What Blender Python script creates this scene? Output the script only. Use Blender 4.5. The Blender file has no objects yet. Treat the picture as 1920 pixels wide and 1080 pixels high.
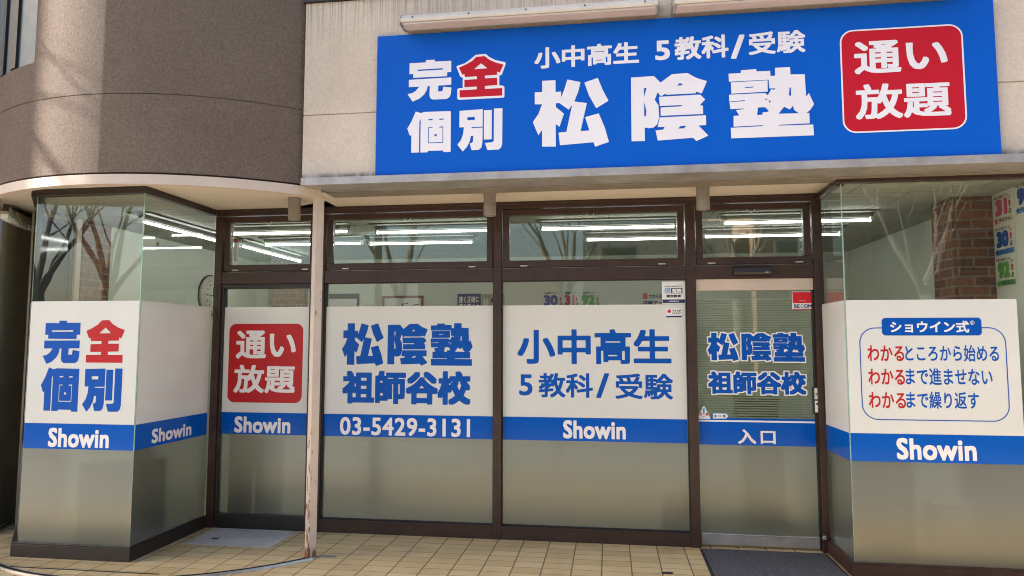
import bpy, bmesh, math, random
import numpy as np
from math import radians as R, sin, cos, pi
from mathutils import Vector, Matrix
from mathutils.geometry import delaunay_2d_cdt

random.seed(7)
sc = bpy.context.scene
COL = sc.collection

# ------------------------------------------------------------------ camera, sky, sun, exposure
CAM_ROWS = ((0.99015, 0.14045, 0.00100), (0.01032, -0.07986, 0.99675), (0.14010, -0.98690, -0.08052))
FPX, CAM_POS = 1291.74, Vector((0.0, -5.54, 1.55))
cd = bpy.data.cameras.new('camera')
cam = bpy.data.objects.new('camera', cd); COL.objects.link(cam)
cd.sensor_width = 36.0; cd.lens = FPX / 1920 * 36.0; cd.clip_start = 0.05; cd.clip_end = 500
rx, ux, bx_ = [Vector(r).normalized() for r in CAM_ROWS]
cam.matrix_world = Matrix(((rx.x, ux.x, bx_.x, CAM_POS.x), (rx.y, ux.y, bx_.y, CAM_POS.y), (rx.z, ux.z, bx_.z, CAM_POS.z), (0, 0, 0, 1)))
sc.camera = cam

SUN_EL, SUN_AZ = R(34), R(-92.3)        # azimuth from +Y towards +X: the sun stands in -X, along the street
SUN_DIR = Vector((sin(SUN_AZ) * cos(SUN_EL), cos(SUN_AZ) * cos(SUN_EL), sin(SUN_EL)))
w = bpy.data.worlds.new('World'); sc.world = w; w.use_nodes = True
wn = w.node_tree.nodes; wl = w.node_tree.links
sky = wn.new('ShaderNodeTexSky'); sky.sky_type = 'NISHITA'; sky.sun_disc = False
sky.sun_elevation = SUN_EL; sky.sun_rotation = SUN_AZ; sky.air_density = 1.0; sky.dust_density = 3.0; sky.ozone_density = 1.0
wl.new(sky.outputs[0], wn['Background'].inputs[0]); wn['Background'].inputs[1].default_value = 0.085
sd = bpy.data.lights.new('sun', 'SUN'); sd.energy = 5.0; sd.angle = R(0.5); sd.color = (1.0, 0.94, 0.86)
so = bpy.data.objects.new('sun', sd); COL.objects.link(so)
so.rotation_euler = (-SUN_DIR).to_track_quat('-Z', 'Y').to_euler(); so.location = (-20, 0, 20)
sc.view_settings.view_transform = 'Standard'; sc.view_settings.look = 'None'
sc.view_settings.exposure = 2.30; sc.view_settings.gamma = 1.0
sc.view_settings.use_white_balance = True; sc.view_settings.white_balance_temperature = 6650; sc.view_settings.white_balance_tint = 10
sc.cycles.use_denoising = True; sc.cycles.pixel_filter_type = 'BLACKMAN_HARRIS'; sc.cycles.filter_width = 1.05
sc.cycles.max_bounces = 12; sc.cycles.transparent_max_bounces = 24; sc.cycles.transmission_bounces = 8
sc.cycles.caustics_reflective = False; sc.cycles.caustics_refractive = False
sc.cycles.sample_clamp_indirect = 6.0

# ------------------------------------------------------------------ materials
def srgb(r, g, b):
    f = lambda c: (c / 255 / 12.92) if c / 255 <= 0.04045 else ((c / 255 + 0.055) / 1.055) ** 2.4
    return (f(r), f(g), f(b), 1.0)

class NT:
    def __init__(s, name):
        s.m = bpy.data.materials.new(name); s.m.use_nodes = True
        s.n = s.m.node_tree.nodes; s.l = s.m.node_tree.links
        s.p = s.n['Principled BSDF']; s.out = s.n['Material Output']
    def new(s, t, **kw):
        nd = s.n.new('ShaderNode' + t)
        for k, v in kw.items(): setattr(nd, k, v)
        return nd
    def setin(s, nd, **kw):
        for k, v in kw.items():
            k = k.replace('_', ' ')
            if hasattr(v, 'is_output'): s.l.new(v, nd.inputs[k])
            else: nd.inputs[k].default_value = v
    def obj(s): return s.new('TexCoord').outputs['Object']
    def noise(s, scale, detail=3.0, rough=0.5, vec=None, stretch=None):
        nd = s.new('TexNoise'); nd.inputs['Scale'].default_value = scale; nd.inputs['Detail'].default_value = detail
        nd.inputs['Roughness'].default_value = rough
        v = vec or s.obj()
        if stretch:
            mp = s.new('Mapping'); mp.inputs['Scale'].default_value = stretch; s.l.new(v, mp.inputs['Vector']); v = mp.outputs[0]
        s.l.new(v, nd.inputs['Vector']); return nd.outputs['Fac']
    def ramp(s, fac, p0, p1, c0=(0, 0, 0, 1), c1=(1, 1, 1, 1)):
        r = s.new('ValToRGB'); e = r.color_ramp.elements
        e[0].position = p0; e[1].position = p1; e[0].color = c0; e[1].color = c1
        s.l.new(fac, r.inputs[0]); return r.outputs[0]
    def math(s, op, a, b=None, c=None):
        nd = s.new('Math', operation=op)
        for i, v in enumerate((a, b, c)):
            if v is None: continue
            if hasattr(v, 'is_output'): s.l.new(v, nd.inputs[i])
            else: nd.inputs[i].default_value = v
        return nd.outputs[0]
    def mix(s, fac, a, b, blend='MIX'):
        nd = s.new('Mix', data_type='RGBA', blend_type=blend)
        for i, v in ((0, fac), (6, a), (7, b)):
            if hasattr(v, 'is_output'): s.l.new(v, nd.inputs[i])
            else: nd.inputs[i].default_value = v
        return nd.outputs[2]
    def bump(s, h, strength, dist, normal=None):
        b = s.new('Bump'); b.inputs['Strength'].default_value = strength; b.inputs['Distance'].default_value = dist
        s.l.new(h, b.inputs['Height']); s.l.new(b.outputs[0], s.p.inputs['Normal']); return b

def plain(name, col, rough=0.5, metal=0.0, spec=0.5, var=0.12, scale=6.0, bump=0.0, bscale=60.0, dirt=0.0):
    t = NT(name)
    n = t.noise(scale, 5, 0.6)
    lo = tuple(c * (1 - var) for c in col[:3]) + (1,); hi = tuple(min(1, c * (1 + var)) for c in col[:3]) + (1,)
    c = t.ramp(n, 0.3, 0.7, lo, hi)
    if dirt:
        d = t.ramp(t.noise(scale * 5, 6, 0.7), 0.55, 0.75)
        c = t.mix(t.math('MULTIPLY', d, dirt), c, tuple(x * 0.35 for x in col[:3]) + (1,))
    t.l.new(c, t.p.inputs['Base Color'])
    rn = t.math('ADD', t.math('MULTIPLY', t.noise(scale * 3, 3), 0.15), rough - 0.075)
    t.l.new(rn, t.p.inputs['Roughness'])
    t.setin(t.p, Metallic=metal); t.p.inputs['Specular IOR Level'].default_value = spec
    if bump: t.bump(t.noise(bscale, 4, 0.6), bump, 0.01)
    return t.m

def stucco(name, col, streak=0.0, bump=0.5, speck=0.35, grain=0.25):
    t = NT(name)
    o = t.obj()
    big = t.noise(1.6, 4, 0.6, o); fine = t.noise(170, 3, 0.7, o); mid = t.noise(62, 6, 0.72, o)
    c = t.ramp(big, 0.3, 0.72, tuple(x * 0.9 for x in col[:3]) + (1,), tuple(x * 1.08 for x in col[:3]) + (1,))
    c = t.mix(t.math('MULTIPLY', t.ramp(fine, 0.5, 0.68), speck), c, tuple(x * 0.55 for x in col[:3]) + (1,))
    c = t.mix(1.0, c, t.ramp(t.noise(58, 3, 0.85, o), 0.28, 0.72, (1 - grain, 1 - grain, 1 - grain, 1), (1 + grain, 1 + grain, 1 + grain, 1)), 'MULTIPLY')
    c = t.mix(t.math('MULTIPLY', t.ramp(t.noise(1, 5, 0.7, o, (9, 9, 2.2)), 0.52, 0.75), 0.16), c, tuple(x * 0.6 for x in col[:3]) + (1,))
    if streak:
        st = t.ramp(t.noise(1.0, 4, 0.7, o, (60, 60, 0.7)), 0.5, 0.66)
        st2 = t.ramp(t.noise(1.0, 2, 0.5, o, (120, 120, 1.2)), 0.52, 0.66)
        st = t.math('MAXIMUM', st, t.math('MULTIPLY', st2, 0.8))
        sep = t.new('SeparateXYZ'); t.l.new(o, sep.inputs[0])
        h = t.new('MapRange'); t.setin(h, Value=sep.outputs[2]); h.inputs[1].default_value = 3.35; h.inputs[2].default_value = 4.12
        hm = t.math('MULTIPLY', t.math('POWER', h.outputs[0], 3.0), st)
        c = t.mix(t.math('MULTIPLY', hm, streak), c, (0.11, 0.085, 0.06, 1))
        # grime along the lower edge
        h2 = t.new('MapRange'); t.setin(h2, Value=sep.outputs[2]); h2.inputs[1].default_value = 2.80; h2.inputs[2].default_value = 2.765
        g = t.math('MULTIPLY', h2.outputs[0], t.ramp(t.noise(1, 3, 0.6, o, (14, 14, 3)), 0.42, 0.6))
        c = t.mix(t.math('MULTIPLY', g, 0.75), c, (0.10, 0.08, 0.06, 1))
    t.l.new(c, t.p.inputs['Base Color']); t.setin(t.p, Roughness=0.9)
    t.p.inputs['Specular IOR Level'].default_value = 0.2
    h = t.math('ADD', t.math('MULTIPLY', fine, 0.4), mid)
    t.bump(h, bump, 0.03)
    return t.m

def glass_mat(name, tint, refl=1.55):
    t = NT(name); t.n.remove(t.p)
    fr = t.new('Fresnel'); bf = t.new('NewGeometry').outputs['Backfacing']
    t.l.new(t.math('SUBTRACT', 1.5, t.math('MULTIPLY', bf, 1.5 - 1 / 1.5)), fr.inputs[0])
    tr = t.new('BsdfTransparent'); tr.inputs[0].default_value = tint
    gl = t.new('BsdfGlossy'); gl.inputs['Roughness'].default_value = 0.0; gl.inputs['Color'].default_value = (0.95, 1, 0.97, 1)
    # faint waviness of float glass
    b = t.new('Bump'); b.inputs['Strength'].default_value = 0.02; b.inputs['Distance'].default_value = 0.02
    t.l.new(t.noise(2.2, 2), b.inputs['Height']); t.l.new(b.outputs[0], gl.inputs['Normal'])
    mx = t.new('MixShader')
    f = t.math('MINIMUM', t.math('MULTIPLY', fr.outputs[0], refl), 1.0)
    t.l.new(f, mx.inputs[0]); t.l.new(tr.outputs[0], mx.inputs[1]); t.l.new(gl.outputs[0], mx.inputs[2])
    t.l.new(mx.outputs[0], t.out.inputs[0]); return t.m

def frosted_mat(name, col):
    t = NT(name); t.n.remove(t.p); o = t.obj()
    fr = t.new('Fresnel'); bf = t.new('NewGeometry').outputs['Backfacing']
    t.l.new(t.math('SUBTRACT', 1.5, t.math('MULTIPLY', bf, 1.5 - 1 / 1.5)), fr.inputs[0])
    df = t.new('BsdfDiffuse')
    tl = t.new('BsdfTranslucent'); tl.inputs[0].default_value = (0.5, 0.5, 0.43, 1)
    rf = t.new('BsdfRefraction'); rf.inputs['Roughness'].default_value = 0.31; rf.inputs['IOR'].default_value = 1.25
    rf.inputs[0].default_value = (0.74, 0.76, 0.67, 1)
    gl = t.new('BsdfGlossy'); gl.inputs['Roughness'].default_value = 0.24; gl.inputs['Color'].default_value = (0.90, 0.94, 0.90, 1)
    n = t.noise(150, 2, 0.8, o)
    c = t.ramp(n, 0.25, 0.75, tuple(x * 0.78 for x in col[:3]) + (1,), tuple(x * 1.22 for x in col[:3]) + (1,))
    # splash dirt and wipe marks left on the film
    sep = t.new('SeparateXYZ'); t.l.new(o, sep.inputs[0])
    lo = t.new('MapRange'); t.setin(lo, Value=sep.outputs[2]); lo.inputs[1].default_value = 0.42; lo.inputs[2].default_value = 0.10
    sp = t.math('MULTIPLY', t.math('POWER', lo.outputs[0], 2.0), t.ramp(t.noise(55, 4, 0.8, o), 0.47, 0.66))
    c = t.mix(t.math('MULTIPLY', sp, 0.55), c, (0.33, 0.28, 0.20, 1))
    wipe = t.ramp(t.noise(1, 4, 0.65, o, (3, 3, 9)), 0.42, 0.72)
    c = t.mix(t.math('MULTIPLY', wipe, 0.22), c, tuple(x * 1.5 for x in col[:3]) + (1,))
    t.l.new(c, df.inputs[0])
    m1 = t.new('MixShader'); m1.inputs[0].default_value = 0.30
    t.l.new(df.outputs[0], m1.inputs[1]); t.l.new(tl.outputs[0], m1.inputs[2])
    m2 = t.new('MixShader'); m2.inputs[0].default_value = 0.64
    t.l.new(m1.outputs[0], m2.inputs[1]); t.l.new(rf.outputs[0], m2.inputs[2])
    m3 = t.new('MixShader'); t.l.new(t.math('MINIMUM', t.math('MULTIPLY', fr.outputs[0], 2.8), 1.0), m3.inputs[0])
    t.l.new(m2.outputs[0], m3.inputs[1]); t.l.new(gl.outputs[0], m3.inputs[2])
    t.l.new(m3.outputs[0], t.out.inputs[0]); return t.m

def emis(name, col, s):
    t = NT(name); t.setin(t.p, Base_Color=(0.8, 0.8, 0.8, 1)); t.p.inputs['Emission Color'].default_value = col
    t.p.inputs['Emission Strength'].default_value = s; return t.m

def brick_mat(name, c1, c2, cm, bw, rh, axis='XZ', ms=0.009):
    t = NT(name)
    sep = t.new('SeparateXYZ'); t.l.new(t.obj(), sep.inputs[0])
    cb = t.new('CombineXYZ')
    t.l.new(t.math('ADD', sep.outputs[0], sep.outputs[1]), cb.inputs[0]); t.l.new(sep.outputs[2], cb.inputs[1])
    b = t.new('TexBrick'); t.l.new(cb.outputs[0], b.inputs['Vector'])
    b.inputs['Scale'].default_value = 1; b.inputs['Brick Width'].default_value = bw; b.inputs['Row Height'].default_value = rh
    b.inputs['Mortar Size'].default_value = ms; b.inputs['Mortar Smooth'].default_value = 0.2
    b.inputs['Color1'].default_value = c1; b.inputs['Color2'].default_value = c2; b.inputs['Mortar'].default_value = cm
    n = t.ramp(t.noise(22, 5, 0.7), 0.35, 0.75, (0.6, 0.6, 0.6, 1), (1.25, 1.2, 1.15, 1))
    t.l.new(t.mix(1.0, b.outputs[0], n, 'MULTIPLY'), t.p.inputs['Base Color']); t.setin(t.p, Roughness=0.85)
    t.bump(t.math('SUBTRACT', t.math('MULTIPLY', t.noise(40, 4), 0.4), b.outputs['Fac']), 0.6, 0.006)
    return t.m

def tile_mat():
    t = NT('glazed_tan_tiles'); o = t.obj(); PX_, PY_ = 0.2045, 0.1178
    sep = t.new('SeparateXYZ'); t.l.new(o, sep.inputs[0])
    u = t.math('DIVIDE', t.math('ADD', sep.outputs[0], 0.8906 + 40 * PX_), PX_)
    v = t.math('DIVIDE', t.math('ADD', sep.outputs[1], 0.057 + 300 * PY_), PY_)
    def line(a, half, wob):
        fr = t.math('FRACT', t.math('ADD', a, 0.5)); d = t.math('ABSOLUTE', t.math('SUBTRACT', fr, 0.5))
        d = t.math('ADD', d, t.math('MULTIPLY', t.math('SUBTRACT', t.noise(9, 3, 0.6, o), 0.5), wob))
        r = t.new('MapRange'); t.setin(r, Value=d); r.inputs[1].default_value = half; r.inputs[2].default_value = half * 0.55
        return r.outputs[0]
    lx = line(u, 0.027, 0.006); ly = line(v, 0.040, 0.030)
    cell = t.new('CombineXYZ'); t.l.new(t.math('FLOOR', u), cell.inputs[0]); t.l.new(t.math('FLOOR', v), cell.inputs[1])
    wn_ = t.new('TexWhiteNoise'); wn_.noise_dimensions = '2D'; t.l.new(cell.outputs[0], wn_.inputs['Vector'])
    c = t.ramp(wn_.outputs['Value'], 0.0, 1.0, (0.55, 0.385, 0.175, 1), (0.70, 0.515, 0.265, 1))
    sp = t.ramp(t.noise(120, 3, 0.7, o), 0.56, 0.7)
    c = t.mix(t.math('MULTIPLY', sp, 0.2), c, (0.22, 0.13, 0.07, 1))
    dirt = t.ramp(t.noise(3.2, 6, 0.7, o), 0.5, 0.78)
    c = t.mix(t.math('MULTIPLY', dirt, 0.45), c, (0.27, 0.185, 0.105, 1))
    c = t.mix(t.math('MULTIPLY', lx, 0.80), c, (0.045, 0.036, 0.03, 1))
    c = t.mix(t.math('MULTIPLY', ly, 0.60), c, (0.10, 0.065, 0.045, 1))
    t.l.new(c, t.p.inputs['Base Color'])
    g = t.math('MAXIMUM', lx, ly)
    t.l.new(t.math('ADD', 0.42, t.math('MULTIPLY', g, 0.45)), t.p.inputs['Roughness'])
    t.bump(t.math('SUBTRACT', t.math('MULTIPLY', t.noise(25, 3, 0.5, o), 0.12), g), 0.5, 0.003)
    return t.m

def carpet_mat():
    t = NT('blue_grey_loop_carpet'); o = t.obj()
    n = t.noise(95, 3, 0.8, o); d = t.noise(40, 4, 0.8, o)
    c = t.ramp(n, 0.34, 0.66, (0.030, 0.029, 0.031, 1), (0.215, 0.205, 0.205, 1))
    c = t.mix(t.math('MULTIPLY', t.ramp(d, 0.45, 0.7), 0.45), c, (0.035, 0.04, 0.058, 1))
    t.l.new(c, t.p.inputs['Base Color']); t.setin(t.p, Roughness=1.0); t.p.inputs['Specular IOR Level'].default_value = 0.05
    t.bump(n, 1.0, 0.008); return t.m

def rusty_mat():
    t = NT('cream_paint_with_rust'); o = t.obj()
    sep = t.new('SeparateXYZ'); t.l.new(o, sep.inputs[0])
    low = t.new('MapRange'); t.setin(low, Value=sep.outputs[2]); low.inputs[1].default_value = 1.3; low.inputs[2].default_value = 0.0
    side = t.new('MapRange'); t.setin(side, Value=sep.outputs[0]); side.inputs[1].default_value = -0.012; side.inputs[2].default_value = -0.036
    n = t.noise(1, 6, 0.75, o, (30, 30, 9))
    k = t.math('ADD', n, t.math('MULTIPLY', t.math('MULTIPLY', low.outputs[0], side.outputs[0]), 0.17))
    foot = t.new('MapRange'); t.setin(foot, Value=sep.outputs[2]); foot.inputs[1].default_value = 0.10; foot.inputs[2].default_value = 0.0
    k = t.math('ADD', k, t.math('MULTIPLY', foot.outputs[0], 0.2))
    rust = t.ramp(k, 0.62, 0.66)
    base = t.ramp(t.noise(5, 5, 0.6, o), 0.3, 0.7, (0.50, 0.41, 0.35, 1), (0.60, 0.51, 0.44, 1))
    scuff = t.ramp(t.noise(1, 6, 0.75, o, (40, 40, 6)), 0.60, 0.70)
    base = t.mix(t.math('MULTIPLY', scuff, 0.6), base, (0.20, 0.155, 0.125, 1))
    rc = t.ramp(t.noise(70, 4, 0.7, o), 0.35, 0.7, (0.075, 0.03, 0.015, 1), (0.36, 0.135, 0.035, 1))
    t.l.new(t.mix(rust, base, rc), t.p.inputs['Base Color']); t.setin(t.p, Roughness=0.6)
    t.bump(t.math('MULTIPLY', rust, t.noise(90, 4)), 0.5, 0.004); return t.m

def stripe_film():
    t = NT('striped_privacy_film'); t.n.remove(t.p); o = t.obj()
    sep = t.new('SeparateXYZ'); t.l.new(o, sep.inputs[0])
    fr = t.math('FRACT', t.math('DIVIDE', sep.outputs[2], 0.019))
    band = t.math('GREATER_THAN', fr, 0.45)
    tr = t.new('BsdfTransparent'); tr.inputs[0].default_value = (0.80, 0.85, 0.76, 1)
    p = t.new('BsdfTranslucent'); p.inputs[0].default_value = (0.60, 0.62, 0.56, 1)
    d = t.new('BsdfDiffuse'); d.inputs[0].default_value = (0.62, 0.62, 0.58, 1)
    m0 = t.new('MixShader'); m0.inputs[0].default_value = 0.35
    t.l.new(p.outputs[0], m0.inputs[1]); t.l.new(d.outputs[0], m0.inputs[2])
    m = t.new('MixShader'); t.l.new(t.math('MULTIPLY', band, 0.70), m.inputs[0])
    t.l.new(tr.outputs[0], m.inputs[1]); t.l.new(m0.outputs[0], m.inputs[2]); t.l.new(m.outputs[0], t.out.inputs[0])
    return t.m

def vinyl(name, col, rough=0.12, var=0.03, spec=0.5):
    t = NT(name); t.p.inputs['Specular IOR Level'].default_value = spec
    n = t.noise(1.3, 4, 0.6)
    t.l.new(t.ramp(n, 0.3, 0.7, tuple(c * (1 - var) for c in col[:3]) + (1,), tuple(min(1, c * (1 + var)) for c in col[:3]) + (1,)), t.p.inputs['Base Color'])
    t.setin(t.p, Roughness=rough); return t.m

M = {}
M['beige'] = stucco('beige_stucco', (0.66, 0.545, 0.435, 1), streak=0.7, bump=0.28, speck=0.12, grain=0.12)
M['taupe'] = stucco('taupe_stucco', (0.258, 0.192, 0.150, 1), bump=1.0, speck=0.45, grain=0.32)
M['soffit'] = plain('cream_soffit_board', (0.64, 0.575, 0.49, 1), 0.7, var=0.05, scale=2, bump=0.1, bscale=150)
M['brown'] = plain('brown_anodised_frame', (0.040, 0.0195, 0.013, 1), 0.42, metal=0.0, spec=0.4, var=0.25, scale=9, dirt=0.25)
M['dkbrown'] = plain('dark_brown_frame', (0.016, 0.012, 0.010, 1), 0.45, var=0.2, scale=9)
M['dkbrown2'] = plain('deep_brown_frame', (0.027, 0.017, 0.013, 1), 0.42, var=0.2, scale=9, dirt=0.2)
M['gasket'] = plain('black_gasket', (0.012, 0.012, 0.012, 1), 0.6)
M['flash'] = plain('weathered_metal_flashing', (0.36, 0.335, 0.315, 1), 0.42, metal=0.45, var=0.25, scale=5, dirt=0.35)
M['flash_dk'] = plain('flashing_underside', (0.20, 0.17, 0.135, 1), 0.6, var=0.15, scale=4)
M['casing'] = plain('cream_painted_casing', (0.56, 0.455, 0.375, 1), 0.45, var=0.07, scale=3, dirt=0.1)
M['glass'] = glass_mat('clear_green_glass', (0.86, 0.895, 0.835, 1))
M['gback'] = NT('glass_back').m
_t = M['gback'].node_tree; _t.nodes.remove(_t.nodes['Principled BSDF']); _b = _t.nodes.new('ShaderNodeBsdfTransparent'); _t.links.new(_b.outputs[0], _t.nodes['Material Output'].inputs[0])
M['gedge'] = plain('green_glass_edge', (0.42, 0.62, 0.57, 1), 0.15, var=0.15, scale=8)
M['frost'] = frosted_mat('frosted_glass', (0.215, 0.225, 0.192, 1))
M['fwhite'] = vinyl('white_vinyl', (0.625, 0.63, 0.60, 1))
M['fblue'] = vinyl('blue_vinyl', (0.0, 0.085, 0.43, 1), spec=0.2)
M['lwhite'] = vinyl('white_lettering', (0.74, 0.72, 0.715, 1), 0.3)
M['lblue'] = vinyl('blue_lettering', (0.0, 0.075, 0.385, 1), 0.3, spec=0.2)
M['lred'] = vinyl('red_lettering', (0.44, 0.012, 0.016, 1), 0.3, spec=0.3)
M['sblue'] = vinyl('blue_sign_face', (0.0, 0.095, 0.50, 1), 0.5, spec=0.12)
M['swhite'] = vinyl('white_sign_lettering', (0.78, 0.74, 0.76, 1), 0.4)
M['sred'] = vinyl('red_sign_panel', (0.50, 0.010, 0.024, 1), 0.5, spec=0.15)
M['black'] = plain('black_plastic', (0.012, 0.012, 0.014, 1), 0.4)
M['ink'] = vinyl('black_ink', (0.015, 0.015, 0.018, 1), 0.5)
M['navy'] = vinyl('navy_ink', (0.012, 0.022, 0.12, 1), 0.4)
M['cyan'] = vinyl('light_blue_ink', (0.02, 0.25, 0.60, 1), 0.4)
M['pink'] = vinyl('pink_ink', (0.62, 0.06, 0.20, 1), 0.4)
M['green'] = vinyl('green_ink', (0.09, 0.36, 0.05, 1), 0.4)
M['red'] = vinyl('bright_red_ink', (0.60, 0.01, 0.02, 1), 0.3)
M['paper'] = vinyl('white_paper', (0.72, 0.72, 0.72, 1), 0.7)
M['teal'] = vinyl('teal_ink', (0.02, 0.35, 0.32, 1), 0.4)
M['spot'] = plain('warm_grey_metal', (0.27, 0.235, 0.195, 1), 0.45, metal=0.25, var=0.08, scale=12)
M['lamp'] = plain('beige_lamp_housing', (0.62, 0.55, 0.47, 1), 0.45, var=0.1, scale=4, dirt=0.2)
M['steel'] = plain('brushed_steel', (0.52, 0.50, 0.48, 1), 0.35, metal=0.75, var=0.15, scale=10, dirt=0.15)
M['hatch'] = plain('galvanised_plate', (0.50, 0.455, 0.40, 1), 0.8, metal=0.0, spec=0.2, var=0.2, scale=4, dirt=0.35)
M['rail'] = plain('worn_steel_rail', (0.38, 0.36, 0.34, 1), 0.35, metal=0.7, var=0.25, scale=12, dirt=0.3)
M['rust'] = rusty_mat()
M['carpet'] = carpet_mat()
M['rubber'] = plain('black_rubber', (0.016, 0.016, 0.017, 1), 0.6)
M['tile'] = tile_mat()
M['brick'] = brick_mat('red_brown_brick', (0.27, 0.115, 0.06, 1), (0.15, 0.06, 0.035, 1), (0.24, 0.19, 0.15, 1), 0.215, 0.074)
M['brick2'] = brick_mat('orange_brown_brick', (0.36, 0.17, 0.075, 1), (0.25, 0.115, 0.055, 1), (0.40, 0.34, 0.26, 1), 0.22, 0.08)
M['iwall'] = plain('pale_wallpaper', (0.70, 0.72, 0.64, 1), 0.8, var=0.03, scale=2, bump=0.1, bscale=200)
def ceiling_mat():
    t = NT('ceiling_board'); o = t.obj()
    b = t.new('TexBrick'); t.l.new(o, b.inputs['Vector']); b.inputs['Scale'].default_value = 1; b.inputs['Brick Width'].default_value = 0.91; b.inputs['Row Height'].default_value = 0.455
    b.inputs['Mortar Size'].default_value = 0.004; b.offset = 0.5
    b.inputs['Color1'].default_value = (0.40, 0.41, 0.36, 1); b.inputs['Color2'].default_value = (0.37, 0.38, 0.335, 1); b.inputs['Mortar'].default_value = (0.10, 0.10, 0.08, 1)
    sp = t.ramp(t.noise(60, 3, 0.8, o), 0.55, 0.7)
    t.l.new(t.mix(t.math('MULTIPLY', sp, 0.3), b.outputs[0], (0.25, 0.25, 0.21, 1)), t.p.inputs['Base Color']); t.setin(t.p, Roughness=0.9); return t.m
M['iceil'] = ceiling_mat()
M['ifloor'] = plain('beige_vinyl_floor', (0.34, 0.31, 0.23, 1), 0.5, var=0.08, scale=2)
M['tube'] = emis('lit_fluorescent_tube', (0.96, 1.0, 0.985, 1), 6.0)
M['housing'] = plain('grey_lamp_housing', (0.07, 0.07, 0.062, 1), 0.6)
M['white_enamel'] = plain('white_enamel', (0.75, 0.75, 0.72, 1), 0.35, var=0.03)
M['olive'] = plain('dark_olive_shutter', (0.30, 0.265, 0.19, 1), 0.65, var=0.15, scale=3)
M['roofd'] = plain('dark_wall_paint', (0.10, 0.082, 0.068, 1), 0.7, var=0.1)
M['stripe'] = stripe_film()
M['asphalt'] = plain('asphalt', (0.055, 0.055, 0.056, 1), 0.85, var=0.2, scale=3, bump=0.5, bscale=200)
M['pave'] = plain('grey_paving', (0.30, 0.285, 0.26, 1), 0.8, var=0.12, scale=3, bump=0.3, bscale=90)
M['kerb'] = plain('concrete_kerb', (0.38, 0.37, 0.35, 1), 0.85, var=0.1)
M['bark'] = plain('grey_bark', (0.22, 0.19, 0.155, 1), 0.9, var=0.3, scale=12, bump=0.8, bscale=40)
M['shrub'] = plain('shrub_leaf', (0.06, 0.11, 0.025, 1), 0.6, var=0.4, scale=3)
M['shade_block'] = plain('grey_render', (0.38, 0.36, 0.33, 1), 0.85, var=0.08)
M['opp'] = plain('cream_tile_facade', (0.60, 0.54, 0.45, 1), 0.7, var=0.1, scale=1.5)
M['opp2'] = plain('tan_brick_facade', (0.34, 0.22, 0.15, 1), 0.8, var=0.15, scale=2)
M['dglass'] = plain('dark_window_glass', (0.03, 0.035, 0.04, 1), 0.08)
M['bluewin'] = plain('blue_grey_window_blind', (0.045, 0.075, 0.095, 1), 0.45, var=0.06)

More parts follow.
